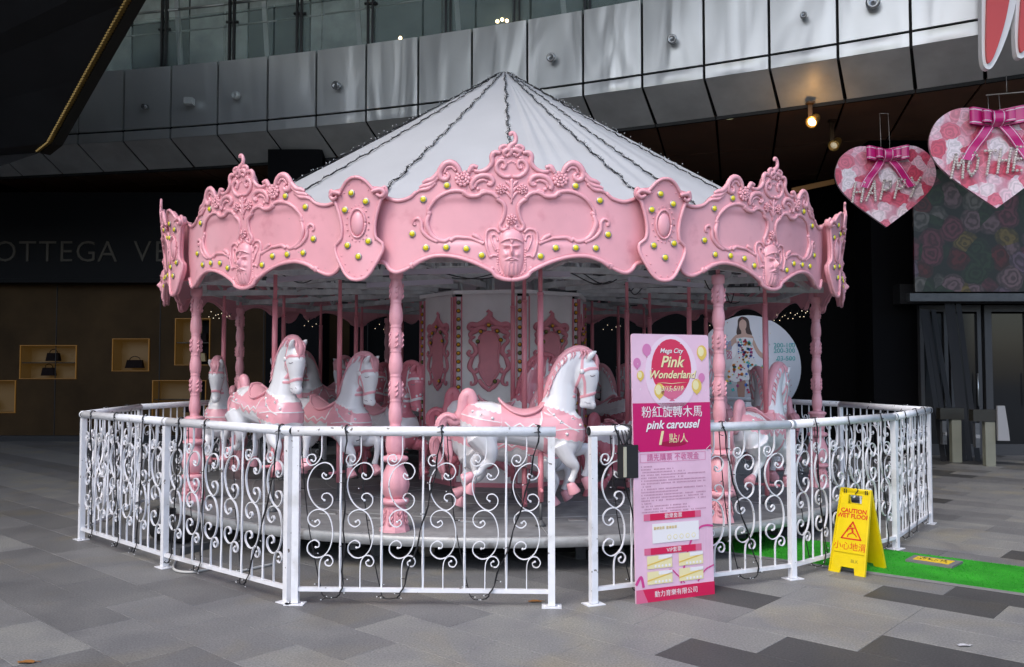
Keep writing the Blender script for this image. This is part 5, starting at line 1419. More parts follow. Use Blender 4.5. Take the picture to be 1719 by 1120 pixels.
PAN = [('A', 'M', 'leftmost white fence panel in the front row, from the left corner', True, True), ('M', 'B1', 'second white fence panel from the left corner, in front of the far left column', False, True),
       ('B2', 'C', 'front white fence panel facing the camera, left of the gap', True, True), ('D', 'E', 'white fence panel right of the gap, partly behind the pink banner', True, True),
       ('E', 'Fq', 'white fence panel directly behind the yellow wet floor sign', False, True), ('Fq', 'G', 'white fence panel seen edge-on at the far right, past the wet floor sign', False, True),
       ('G', 'H', 'rear fence panel going back from the far right corner', False, True), ('H', 'I', 'shaded rear fence panel at the right, second back from the corner', False, True), ('I', 'J', 'shaded rear fence panel behind the white horse seen from behind', False, True),
       ('A2', 'A', 'rear fence panel going back from the far left corner', True, False), ('A3', 'A2', 'shaded rear fence panel at the left, behind the horse facing the camera', True, False), ('A4', 'A3', 'shaded rear fence panel at the far back left', True, False)]
pans = {}
for k, (a, b, lb, pa, pb) in enumerate(PAN):
    pans[a + b] = fence_panel(FP[a], FP[b], lb, pa, pb)
# black fairy light cable looped over each visible panel
strands = {'AM': [(.25, .05), (.75, .1), (1.3, -.1)], 'MB1': [(.25, -.1), (.62, -.05), (1.55, -.35)], 'B2C': [(.34, -.02), (.98, -.25), (1.62, -.3)], 'DE': [(.16, .28), (.78, -.12), (1.05, .3)], 'EFq': [(.3, .12), (.8, -.1), (1.35, .1)], 'FqG': [(.3, .1), (.8, -.05), (1.2, .08)], 'GH': [(.4, 0), (1.0, 0)], 'A2A': [(.4, 0), (1.0, 0)]}
side_lab = {'AM': 'leftmost front fence panel', 'MB1': 'second front fence panel from the left', 'B2C': 'fence panel facing the camera', 'DE': 'fence panel beside the pink banner', 'EFq': 'fence panel behind the wet floor sign', 'FqG': 'edge-on fence panel at the right', 'GH': 'rear right fence panel', 'A2A': 'rear left fence panel'}
for key, L_ in strands.items():
    t, L, an, a = pans[key]; q = MB(); led = MB()
    prev = None
    for x, dx in L_:
        top = [(x, .036, RZ - .03), (x - .003, 0, RZ + .038), (x, -.038, RZ)]
        path = top + [(x + dx * .2, -.03, .85), (x + dx * .55, -.028, .5), (x + dx, -.026, .14), (x + dx * 1.05 - .03, -.03, .055)]
        pts = [Vector(tuple(p)) for p in cr(path, 7)]; pts = [p + Vector((.006 * math.sin(i * 1.3), 0, 0)) if i > 10 else p for i, p in enumerate(pts)]
        q.tube(pts, .0042, 6); q.tube([p + Vector((.006 * math.sin(i * .9), -.003, 0)) for i, p in enumerate(pts)], .003, 5)
        x2 = x + dx * 1.05 - .03
        back = [Vector(tuple(p)) for p in cr([(x2, -.03, .055), (x2 - .09, -.01, .05), (x2 - .13, .02, .13), (x2 - .21, .03, .5), (x2 - .25, .032, .85), (x2 - .27, .034, RZ - .02)], 7)]
        q.tube(back, .0038, 6)
        for P_ in (pts[10:], back[6:]):
            for i in range(0, len(P_), 4):
                p = P_[i]; d = Vector((rnd.choice((-1, 1)) * .028, -.008, rnd.uniform(-.012, .006))); q.tube([p, p + d], .0028, 5); led.tube([p + d, p + d * 1.25], .0034, 5)
        q.tube([(x - .02, .036, RZ - .01), (x - .01, 0, RZ + .037), (x + .008, -.037, RZ - .005)], .005, 6)
    ls = tag(obj('light_string', q.data('light_string', M['wire']), None, (a.x, a.y, 0), an), 'black fairy light cable looped over the ' + side_lab[key], 'light string', 'fairy light cables on the fence')
    led.build('led_bulbs', M['led'], ls)['kind'] = 'stuff'

# control box hanging on the fence beside the banner
an = pans['DE'][2]; dv = Vector((math.cos(an), math.sin(an), 0)); nv_ = Vector((math.sin(an), -math.cos(an), 0))
p = Vector((.54, 5.76, 0)) + dv * .235 + nv_ * .06
t = thing('control_box', 'black electrical control box tied to the fence rail beside the banner', 'box', (p.x, p.y, .94), an)
q = MB(); q.box((0, 0, 0), (.12, .07, .22)); q.build('box_body', M['black'], t); q = MB(); q.box((-.045, -.038, 0), (.022, .006, .2)); q.build('side_label', mat('cream_sticker', (.45, .43, .33), .6), t)
q = MB()
for k in range(4): q.tube([tuple(c_) for c_ in cr([(-.04 + .02 * k, .0, .11), (-.06 + .03 * k, .02, .19), (-.02, .06, .24), (.02 + .01 * k, .0, .22), (-.03, -.0, .1)], 5)], .005, 5)
q.build('cable_loop', M['wire'], t)
# machinery under the left of the platform, cable on the ground
t = thing('floor_motor', 'dark drive motor on the ground under the left edge of the platform', 'motor', (-2.95, 7.55, 0), R(-30))
q = MB(); q.box((0, 0, .03), (.6, .35, .06)); q.build('base_plate', M['steel_dark'], t); q = MB(); q.lathe([(.10, -.2), (.12, -.18), (.12, .14), (.08, .2), (.03, .22)], 18, (0, 0, .18), axis=(1, 0, 0)); q.box((-.1, 0, .31), (.12, .1, .06)); q.build('motor_casing', M['black'], t)
q = MB(); q.tube([tuple(c_) for c_ in cr([(-2.75, 7.1, .012), (-2.62, 6.72, .012), (-2.45, 6.62, .012), (-2.3, 6.75, .012), (-2.15, 6.60, .012), (-1.9, 6.9, .012)], 8)], .010, 8); tag(q.build('ground_cable', mat('grey_white_cable', (.5, .5, .48), .5)), 'pale cable lying on the paving under the left fence', 'cable')
# ================================================================== PINK BANNER
pbl = Vector((.825, 5.77, 0)); pbr = Vector((1.405, 6.03, 0)); bw = (pbr - pbl).length; ban = math.atan2(pbr.y - pbl.y, pbr.x - pbl.x)
BH = 1.80
t = thing('pink_banner_board', 'tall pink carousel notice board leaning on the white fence', 'sign board', (pbl.x, pbl.y, 0), ban)
pbm = mat('pale_pink_print', (.76, .50, .64), .32, var=.10, vscale=2.2, coat=.3)
rc = .02; outl = [(0, 0), (bw, 0)] + [(bw - rc + rc * math.cos(a), BH - rc + rc * math.sin(a)) for a in np.linspace(0, PI / 2, 6)] + [(rc - rc * math.sin(a), BH - rc + rc * math.cos(a)) for a in np.linspace(0, PI / 2, 6)]
LN = R(1.3)
BM = Matrix.Rotation(-LN, 4, 'X') @ Matrix.Identity(4)
q = MB(); q.prism(outl, lambda x, y: tuple(BM @ Vector((x, 0, y))), lambda x, y: tuple(BM @ Vector((x, .012, y)))); q.build('board', pbm, t)
# coordinates on the board read from the photo: u 0..1 left-right, v in metres from the floor
def bp(x, y, h=0): return BM @ Vector((x, -.0015 - h, y))
fl = dict(mag=mat('magenta_print', (.55, .0, .13), .3, coat=.3), red=mat('crimson_print', (.62, .01, .08), .3, coat=.3), fade=mat('rose_fade_print', (.66, .14, .26), .3, coat=.3), wht=mat('white_print', (.82, .80, .81), .3, coat=.3), gold=mat('gold_print', (.72, .50, .10), .3, coat=.3), pal=mat('pale_gold_print', (.80, .72, .40), .3, coat=.3), blush=mat('blush_print', (.78, .56, .70), .3, coat=.3), rose=mat('rose_print', (.62, .12, .30), .3, coat=.3), dk=mat('plum_small_print', (.30, .09, .17), .4), glow=mat('pale_halo_print', (.80, .62, .74), .3, coat=.3))
LAY = [0]
def shape(name, poly, m, par=t, lay=1):
    q = MB(); h = .0006 * lay; o = q.prism(poly, lambda x, y: tuple(bp(x, y, h)), lambda x, y: tuple(bp(x, y, h - .0005)), side=0); return q.build(name, m, par)
def ell(cx, cy, rx, ry, n=28, tail=0):
    P = []
    for i in range(n):
        a = 2 * PI * i / n; y = math.sin(a) * ry; x = math.cos(a) * rx
        if tail and y < 0: x *= 1 - .22 * (-y / ry) ** 2; 
        P.append((cx + x, cy + y))
    return P
def rect(x0, y0, x1, y1): return [(x0, y0), (x1, y0), (x1, y1), (x0, y1)]
def btext(name, s, x, y, size, m, lay=2, **kw):
    mt = BM @ Matrix.Translation((x, -.0015 - .0006 * lay, y)) @ Matrix.Rotation(PI / 2, 4, 'X'); return put_text(name, s, size, m, t, mt, ext=.0002, **kw)
W_ = bw; cx = W_ * .50
shape('balloon_halo', ell(cx - .0, 1.535, .215, .26), fl['glow'], lay=1)
shape('red_balloon', ell(cx, 1.56, .165, .208, tail=1), fl['red'], lay=2); shape('balloon_fade', [(cx - .118, 1.43), (cx - .08, 1.385), (cx - .03, 1.355), (cx, 1.352), (cx + .03, 1.355), (cx + .08, 1.385), (cx + .118, 1.43)], fl['fade'], lay=3); shape('balloon_knot', [(cx, 1.362), (cx + .024, 1.34), (cx - .024, 1.34)], fl['fade'], lay=3)
for x, y, r_, c in ((.12, 1.69, .036, 'rose'), (.04, 1.60, .03, 'rose'), (.575, 1.675, .042, 'pal'), (.065, 1.515, .028, 'pal'), (.215, 1.41, .042, 'pal'), (.525, 1.44, .042, 'pal'), (.57, 1.50, .027, 'rose')):
    if c == 'rose': shape('small_balloon', ell(x, y, r_, r_ * 1.2, tail=1), mat('mauve_balloon_print', (.62, .20, .42), .3), lay=2)
    else:
        shape('small_balloon', ell(x, y, r_, r_ * 1.25, tail=1), fl['gold'], lay=3); shape('balloon_shine', ell(x - r_ * .2, y + r_ * .2, r_ * .6, r_ * .8), fl['pal'], lay=4)
    shape('balloon_knot', [(x, y - r_ * 1.15), (x + .008, y - r_ * 1.4), (x - .008, y - r_ * 1.4)], fl['gold'] if c != 'rose' else fl['rose'], lay=3)
for i in range(26): x, y = rnd.uniform(.02, W_ - .02), rnd.uniform(1.29, 1.77); shape('sparkle', ell(x, y, .003, .003, 6), fl['wht'], lay=5)
for k, (dx, dy) in enumerate(((.004, -.004), (0, 0))):
    m_ = (mat('dark_maroon_print', (.25, .0, .05), .4), fl['pal'])[k]
    btext('lettering', 'Mega City', cx + dx * .5, 1.685 + dy * .5, .046, (m_, fl['wht'])[k], 4 + k, shear=.3, bold=.0005)
    btext('lettering', 'Pink', cx + dx * .7, 1.607 + dy * .7, .108, m_, 4 + k, shear=.3, bold=.0022)
    btext('lettering', 'Wonderland', cx + dx * .7, 1.52 + dy * .7, .075, m_, 4 + k, shear=.3, bold=.0016)
btext('lettering', '3/15-5/19', cx, 1.425, .046, fl['pal'], 5, shear=.3, bold=.0008)
shape('flourish', [(cx - .13, 1.468), (cx - .05, 1.462), (cx, 1.457), (cx + .05, 1.462), (cx + .13, 1.468), (cx + .05, 1.466), (cx, 1.461), (cx - .05, 1.466)], fl['pal'], lay=5)
shape('title_band', rect(0, 1.0, W_, 1.328), fl['mag'], lay=1)
for k, (dx, dy) in enumerate(((.003, -.003), (0, 0))):
    m_ = (mat('deep_magenta_print', (.25, 0, .06), .4), fl['wht'])[k]
    (btext('lettering', '粉紅旋轉木馬', cx, 1.262, .084, m_, 4) if k else None); btext('lettering', 'pink carousel', cx + dx, 1.178 + dy, .080, m_, 3 + k, shear=.3, bold=.0018)
shape('dark_ellipse', ell(cx, 1.048, .11, .02), mat('maroon_print', (.33, 0, .05), .35), lay=2)
btext('lettering', '1', cx - .105, 1.085, .125, fl['pal'], 4, shear=.25, bold=.004); btext('lettering', '點/人', cx + .045, 1.08, .07, fl['pal'], 4)
for a_, b_ in (((.05, .928), (W_ - .05, .93)), ((.05, .984), (W_ - .05, .986))): shape('thin_rule', rect(a_[0], a_[1], b_[0], a_[1] + .002), fl['rose'], lay=2)
for x in (.05, W_ - .052): shape('thin_rule', rect(x, .928, x + .002, .986), fl['rose'], lay=2)
btext('lettering', '請先購票 不收現金', cx, .956, .052, fl['rose'], 2)
q = MB()   # illegible small print as greeked marks
for r_ in range(17):
    y = .895 - r_ * .0190; x = .055; end = W_ - .06 - (rnd.random() < .45) * rnd.uniform(.05, .33)
    if r_ in (0, 7, 13): end = .14
    while x < end:
        w = .0085
        if rnd.random() > .16: q.add([bp(x, y, .001), bp(x + w, y, .001), bp(x + w, y + .0095, .001), bp(x, y + .0095, .001)] if False else [bp(x, y + .001, .001), bp(x + w, y + .001, .001), bp(x + w, y + .0025, .001), bp(x, y + .0025, .001), bp(x + .003, y, .0011), bp(x + .0045, y, .0011), bp(x + .0045, y + .009, .0011), bp(x + .003, y + .009, .0011), bp(x, y + .006, .001), bp(x + w * .9, y + .006, .001), bp(x + w * .9, y + .0075, .001), bp(x, y + .0075, .001)], [(0, 1, 2, 3), (4, 5, 6, 7), (8, 9, 10, 11)], 0, False)
        x += .0115
q.build('small_print', fl['dk'], t)['kind'] = 'stuff'
for y in (.538, .31): shape('ribbon_band', rect(.12, y, W_ - .15, y + .045), fl['red'], lay=4); shape('ribbon_fade', rect(.07, y, W_ - .10, y + .045), fl['fade'], lay=3)
btext('lettering', '歡樂套票', cx - .01, .560, .036, fl['wht'], 5); btext('lettering', 'VIP套票', cx - .01, .332, .036, fl['wht'], 5)
# roller-coaster drawing
lm = mat('pink_line_print', (.60, .05, .25), .35)
def ribbon(name, pts, w, m, lay=2, n=6):
    P = [np.array(p) for p in cr(pts, n)]; L_, R_ = [], []
    for i in range(len(P)):
        d = P[min(i + 1, len(P) - 1)] - P[max(0, i - 1)]; d = d / (np.linalg.norm(d) + 1e-9); nn = np.array([-d[1], d[0]]) * w / 2; L_.append(P[i] + nn); R_.append(P[i] - nn)
    q = MB(); vs = [bp(p[0], p[1], .0006 * lay) for p in L_ + R_]; n_ = len(P); q.add(vs, [(i, i + 1, n_ + i + 1, n_ + i) for i in range(n_ - 1)], 0, False); return q.build(name, m, t)
ribbon('coaster_track', [(.36, .10), (.40, .25), (.45, .38), (.52, .46), (.58, .475), (W_, .468)], .014, lm, 2)
ribbon('coaster_track', [(.20, .12), (.27, .20), (.33, .16), (.39, .10)], .009, lm, 2); ribbon('coaster_track', [(.5, .1), (.56, .17), (W_, .20)], .011, lm, 2); ribbon('coaster_track', [(0.0, .12), (.04, .17), (.06, .1)], .02, lm, 2)
for i in range(7): x = .44 + .03 * i; ribbon('coaster_strut', [(x, .12), (x, .37 + .09 * min(1, i / 4))], .0025, fl['blush'], 2, 1)
shape('ticket', rect(.135, .385, .515, .515), fl['wht'], lay=4)
for k in range(2): btext('lettering', '歡樂套票', .19 + .10 * k, .483, .022, fl['gold'], 6)
for k in range(5): shape('ticket_dot', ell(.27 + .05 * k, .418, .017, .017, 14), fl['pal'], lay=5); shape('dot_centre', ell(.27 + .05 * k, .418, .012, .012, 12), fl['wht'], lay=6)
for x0 in (.09, .345):
    for y0 in (.188, .085):
        shape('ticket', rect(x0, y0 + .03, x0 + .20, y0 + .115), fl['pal'], lay=4)
        shape('ticket_stripe', [(x0, y0 + .05), (x0 + .2, y0 + .09), (x0 + .2, y0 + .10), (x0, y0 + .06)], fl['gold'], lay=5); shape('ticket_top', rect(x0 + .09, y0 + .09, x0 + .2, y0 + .115), fl['wht'], lay=5)
        for k in range(5): shape('ticket_dot', ell(x0 + .065 + .028 * k, y0 + .045, .009, .009, 10), fl['wht'], lay=6)
shape('footer_band', rect(0, 0.0, W_, .088), fl['red'], lay=7)
shape('footer_fade', [(0, 0), (.09, 0), (.05, .088), (0, .088)], fl['fade'], lay=8)
btext('lettering', '動力育樂有限公司', cx, .046, .044, fl['wht'], 9)
q = MB()
for x in (.01, W_ - .01): q.tube([tuple(bp(x - .05 * (1 if x < .3 else -1), .95, -.01)), tuple(bp(x, 1.03, .006)), tuple(bp(x + .035 * (1 if x < .3 else -1), 1.0, .006))], .0018, 5)
q.build('tie_wire', M['led'], t)

# ================================================================== WET FLOOR SIGN
yel = mat('yellow_plastic', (.74, .56, .0), .38, var=.05, vscale=9, coat=.25); redp = mat('red_sign_print', (.62, .04, .01), .4)
# front foot ends from the photo
fa, fb = gnd_pts = (Vector((2.455, 6.72, 0)), Vector((2.645, 6.50, 0)))
wx = (fb - fa).normalized(); wy = Vector((-wx.y, wx.x, 0)); w0 = (fb - fa).length
ctr = (fa + fb) / 2; H_ = .62; spread = .17
t2 = thing('wet_floor_sign', 'yellow folding caution wet floor sign standing at the edge of the green carpet', 'sign', (ctr.x, ctr.y, 0), math.atan2(wx.y, wx.x))
# local: x along front face (left to right), y back. front face leans back to apex
LF = math.hypot(H_, spread)
def wp(x, s, h=0, back=False):   # s along the face 0..LF
    z = s / LF * H_; y = s / LF * spread
    if back: y = 2 * spread - y; return Vector((x, y + h * .95, z + h * .25))
    return Vector((x, y - h * .95, z + h * .25))
wt = .125; wb = w0 / 2
def ww(s): return (wb + (wt - wb) * s / LF)
handle = [(-.055, LF - .105), (.055, LF - .105), (.06, LF - .05), (.05, LF - .04), (-.05, LF - .04), (-.06, LF - .05)]
for back in (False, True):
    q = MB()
    rowsS = [0, .045, LF - .105, LF - .04, LF - .008, LF]
    # panels between cut-outs, as boxes
    def quad(x0a, x1a, x0b, x1b, s0, s1):
        th = .014
        vs = [wp(x0a, s0, 0, back), wp(x1a, s0, 0, back), wp(x1b, s1, 0, back), wp(x0b, s1, 0, back)]
        vs2 = [wp(x0a, s0, -th, back), wp(x1a, s0, -th, back), wp(x1b, s1, -th, back), wp(x0b, s1, -th, back)]
        q.add(vs + vs2, [(0, 1, 2, 3), (7, 6, 5, 4), (0, 1, 5, 4), (1, 2, 6, 5), (2, 3, 7, 6), (3, 0, 4, 7)], 0, False)
    a_, b_ = ww(0), ww(.05)
    quad(-a_, -a_ * .42, -b_, -b_ * .36, 0, .05); quad(a_ * .42, a_, b_ * .36, b_, 0, .05)
    quad(-b_, b_, -ww(LF - .11), ww(LF - .11), .05, LF - .11)
    quad(-ww(LF - .11), -.055, -ww(LF - .04), -.055, LF - .11, LF - .04); quad(.055, ww(LF - .11), .055, ww(LF - .04), LF - .11, LF - .04)
    quad(-ww(LF - .04), ww(LF - .04), -wt, wt, LF - .04, LF)
    # raised rim
    for s in (-1, 1): q.beam(wp(s * (ww(.0) - .006), .0, .004, back), wp(s * (wt - .006), LF, .004, back), .012, .012)
    q.beam(wp(-ww(.16) + .02, .16, .003, back), wp(ww(.16) - .02, .16, .003, back), .006, .006)
    q.build('rear_leaf' if back else 'front_leaf', yel, t2)
q = MB(); q.tube([(-wt, spread, H_ + .002), (wt, spread, H_ + .002)], .010, 8)
for x in (-.09, -.075, .08, .095): q.box((x, spread - .012, H_ - .012), (.006, .006, .03), 1)
q.build('hinge', [yel, M['black']], t2)
fm_ = face_mtx(wp(0, 0), (1, 0, 0), (wp(0, 1) - wp(0, 0)))
def wtext(s, x, sy, size, m=redp, **kw): return put_text('lettering', s, size, m, t2, fm_ @ Matrix.Translation((x, sy, .0012)), ext=.0003, **kw)
wtext('CAUTION', .0, LF - .165, .046, bold=.0015); wtext('WET FLOOR', 0, LF - .205, .046, bold=.0015)
wtext('小心地滑', 0, .205, .066)
wtext('BLK', .05, .10, .035, m=mat('pencil_mark', (.25, .2, .02), .6))
q = MB()
tri_ = [(-.075, .265), (.082, .265), (.004, .395)]
for i in range(3):
    a, b = tri_[i], tri_[(i + 1) % 3]; A = fm_ @ Vector((a[0], a[1], .0015)); B = fm_ @ Vector((b[0], b[1], .0015)); q.beam(A, B, .011, .002, up=(fm_.to_3x3() @ Vector((0, 0, 1))))
    q.lathe([(.0055, -.001), (.0055, .001)], 10, A, axis=fm_.to_3x3() @ Vector((0, 0, 1)))
for a, b, w in (((.0, .352), (.012, .315), .014), ((.012, .315), (-.022, .298), .009), ((-.022, .298), (-.028, .277), .008), ((.012, .315), (.032, .302), .009), ((.032, .302), (.046, .285), .008), ((.0, .348), (-.028, .335), .007), ((-.028, .335), (-.036, .318), .006), ((.002, .345), (.028, .352), .007)):
    q.beam(fm_ @ Vector((*a, .0015)), fm_ @ Vector((*b, .0015)), w, .002, up=(fm_.to_3x3() @ Vector((0, 0, 1))))
q.lathe([(.009, -.001), (.009, .001)], 12, fm_ @ Vector((-.012, .362, .0015)), axis=fm_.to_3x3() @ Vector((0, 0, 1)))
q.build('slip_symbol', redp, t2)
q = MB(); q.tube([tuple(p) for p in cr([(-.02, spread - .01, H_ + .015), (.0, spread, H_ + .022), (.02, spread - .012, H_ + .0), (.0, spread - .02, H_ - .03)], 5)], .004, 5); q.build('rubber_band', M['wire'], t2)

# ================================================================== CARPET AND MAT
gr = bpy.data.materials.new('artificial_turf'); gr.use_nodes = True; n = gr.node_tree.nodes; l = gr.node_tree.links; b = n['Principled BSDF']; b.inputs['Roughness'].default_value = .75; b.inputs['Specular IOR Level'].default_value = .2
geo = n.new('ShaderNodeNewGeometry'); a1 = n.new('ShaderNodeTexNoise'); a1.inputs['Scale'].default_value = 3; a1.inputs['Detail'].default_value = 4; a2 = n.new('ShaderNodeTexNoise'); a2.inputs['Scale'].default_value = 220; l.new(geo.outputs['Position'], a1.inputs[0]); l.new(geo.outputs['Position'], a2.inputs[0])
mm = n.new('ShaderNodeMath'); mm.operation = 'ADD'; l.new(a1.outputs[0], mm.inputs[0]); l.new(a2.outputs[0], mm.inputs[1]); r_ = n.new('ShaderNodeValToRGB'); m_ = n.new('ShaderNodeMath'); m_.operation = 'MULTIPLY'; m_.inputs[1].default_value = .5; l.new(mm.outputs[0], m_.inputs[0]); l.new(m_.outputs[0], r_.inputs[0])
r_.color_ramp.elements[0].position = .38; r_.color_ramp.elements[1].position = .62; r_.color_ramp.elements[0].color = (.02, .22, .015, 1); r_.color_ramp.elements[1].color = (.045, .40, .03, 1); l.new(r_.outputs[0], b.inputs['Base Color'])
bp2 = n.new('ShaderNodeBump'); bp2.inputs['Strength'].default_value = .8; bp2.inputs['Distance'].default_value = .006; l.new(a2.outputs[0], bp2.inputs['Height']); l.new(bp2.outputs[0], b.inputs['Normal'])
pA, pB = atz(1215, 928, .0), atz(1719, 1000, .0); pC, pD = atz(1290, 901, 0), atz(1719, 956, 0)
dirc = (pB - pA).normalized(); pB = pA + dirc * 5.2; dC = (pD - pC).normalized(); pD = pC + dC * 5.2
pA2 = pA - dirc * .2; pC2 = pC - dC * .35
cp_ = [pA2, pB, pD, pC2]
t3 = thing('turf_carpet', 'bright green artificial turf runner lying under the wet floor sign and into the fence', 'carpet', (0, 0, 0))
q = MB(); q.prism([(p.x, p.y) for p in cp_], lambda x, y: (x, y, .020), lambda x, y: (x, y, .003)); q.build('turf', gr, t3)
q = MB(); nrm = Vector((dirc.y, -dirc.x, 0)); q.beam(pA2 + nrm * .012 + Vector((0, 0, .010)), pB + nrm * .012 + Vector((0, 0, .010)), .022, .014); q.build('edge_strip', mat('grey_edge_strip', (.22, .22, .22), .5), t3)
tufts = MB()
for i in range(5200):
    s, w = rnd.random() ** 1.3, rnd.random(); p = cp_[0].lerp(cp_[1], s).lerp(cp_[3].lerp(cp_[2], s), w); a = rnd.uniform(0, 6.28); h = rnd.uniform(.006, .014); d = Vector((math.cos(a), math.sin(a), 0)) * .005
    z = Vector((0, 0, .019)); tufts.add([p + z - d, p + z + d, p + z + Vector((rnd.uniform(-.006, .006), rnd.uniform(-.006, .006), h))], [(0, 1, 2)], 0, False)
tufts.build('turf_blades', gr, t3)['kind'] = 'stuff'
ma, mb_, mc, md = atz(1520, 943, .02), atz(1598, 955, .02), atz(1617, 946, .02), atz(1535, 935, .02)
t4 = thing('doormat', 'small grey doormat with a worn yellow printed panel on the green carpet', 'doormat')
def lerp2(u, v): return ma.lerp(mb_, u).lerp(md.lerp(mc, u), v)
q = MB(); q.prism([(0, 0), (1, 0), (1, 1), (0, 1)], lambda u, v: tuple(lerp2(u, v) + Vector((0, 0, .018))), lambda u, v: tuple(lerp2(u, v) + Vector((0, 0, .001)))); q.build('mat_base', mat('grey_mat', (.16, .16, .165), .8), t4)
q = MB(); q.prism([(.12, .2), (.88, .2), (.88, .8), (.12, .8)], lambda u, v: tuple(lerp2(u, v) + Vector((0, 0, .021))), lambda u, v: tuple(lerp2(u, v) + Vector((0, 0, .0185)))); q.build('printed_panel', mat('yellow_mat_print', (.70, .48, .02), .7, var=.2, vscale=30), t4)
q = MB()
for i in range(34):
    u, v = rnd.uniform(.16, .82), rnd.uniform(.28, .68); q.prism([(u, v), (u + rnd.uniform(.01, .04), v), (u + rnd.uniform(.01, .04), v + rnd.uniform(.04, .12)), (u, v + .05)], lambda a_, b_: tuple(lerp2(a_, b_) + Vector((0, 0, .0225))), lambda a_, b_: tuple(lerp2(a_, b_) + Vector((0, 0, .0212))))
q.build('worn_marks', M['black'], t4)['kind'] = 'stuff'
# fallen leaves and scraps
for k, (x, y, lb) in enumerate(((898, 1010, 'brown fallen leaf on the paving beside the post at the fence gap'), (45, 1112, 'small reddish leaf on the paving in the bottom left corner'), (1618, 1084, 'small pale scrap of paper on the dark tiles at the bottom right'))):
    p = atz(x, y, .004); q = MB(); L_ = .05 if k < 2 else .04; q.add([(p.x + L_ * math.cos(a) * (1 if k else 1), p.y + L_ * .45 * math.sin(a), .004 + .008 * abs(math.cos(a * 2))) for a in np.linspace(0, 2 * PI, 11)[:-1]] + [(p.x, p.y, .005)], [(i, (i + 1) % 10, 10) for i in range(10)])
    q.tube([(p.x + L_, p.y, .01), (p.x + L_ * 1.4, p.y + .01, .004)], .0015, 4)
    tag(q.build('fallen_leaf' if k < 2 else 'paper_scrap', M['leaf'] if k < 2 else mat('scrap_paper', (.5, .5, .52), .7)), lb, 'leaf' if k < 2 else 'litter')

# ================================================================== HANGING HEARTS
hp = floral('rose_heart_print', (.62, .22, .30), [(.78, .38, .46), (.80, .55, .62), (.68, .15, .22), (.80, .46, .55), (.62, .08, .14), (.80, .62, .70), (.80, .70, .74), (.74, .26, .34), (.82, .66, .70), (.80, .50, .58)], 6.0, 1.0, .62, .9, .84)
ribm = mat('magenta_satin_ribbon', (.62, .015, .20), .32, coat=.3); ribw = mat('white_ribbon_piping', (.8, .7, .75), .4); pearl = mat('cream_pearl', (.72, .64, .60), .25, coat=.5)
wirem = mat('thin_steel_wire', (.35, .33, .3), .4, .5)
def heart_out(w, h):
    P = []
    for i in range(72):
        a = 2 * PI * i / 72; x = 16 * math.sin(a) ** 3; y = 13 * math.cos(a) - 5 * math.cos(2 * a) - 2 * math.cos(3 * a) - math.cos(4 * a)
        P.append((x / 32 * w, (y + 2.5) / 29 * h))
    # straighten the lower sides toward the point
    return P
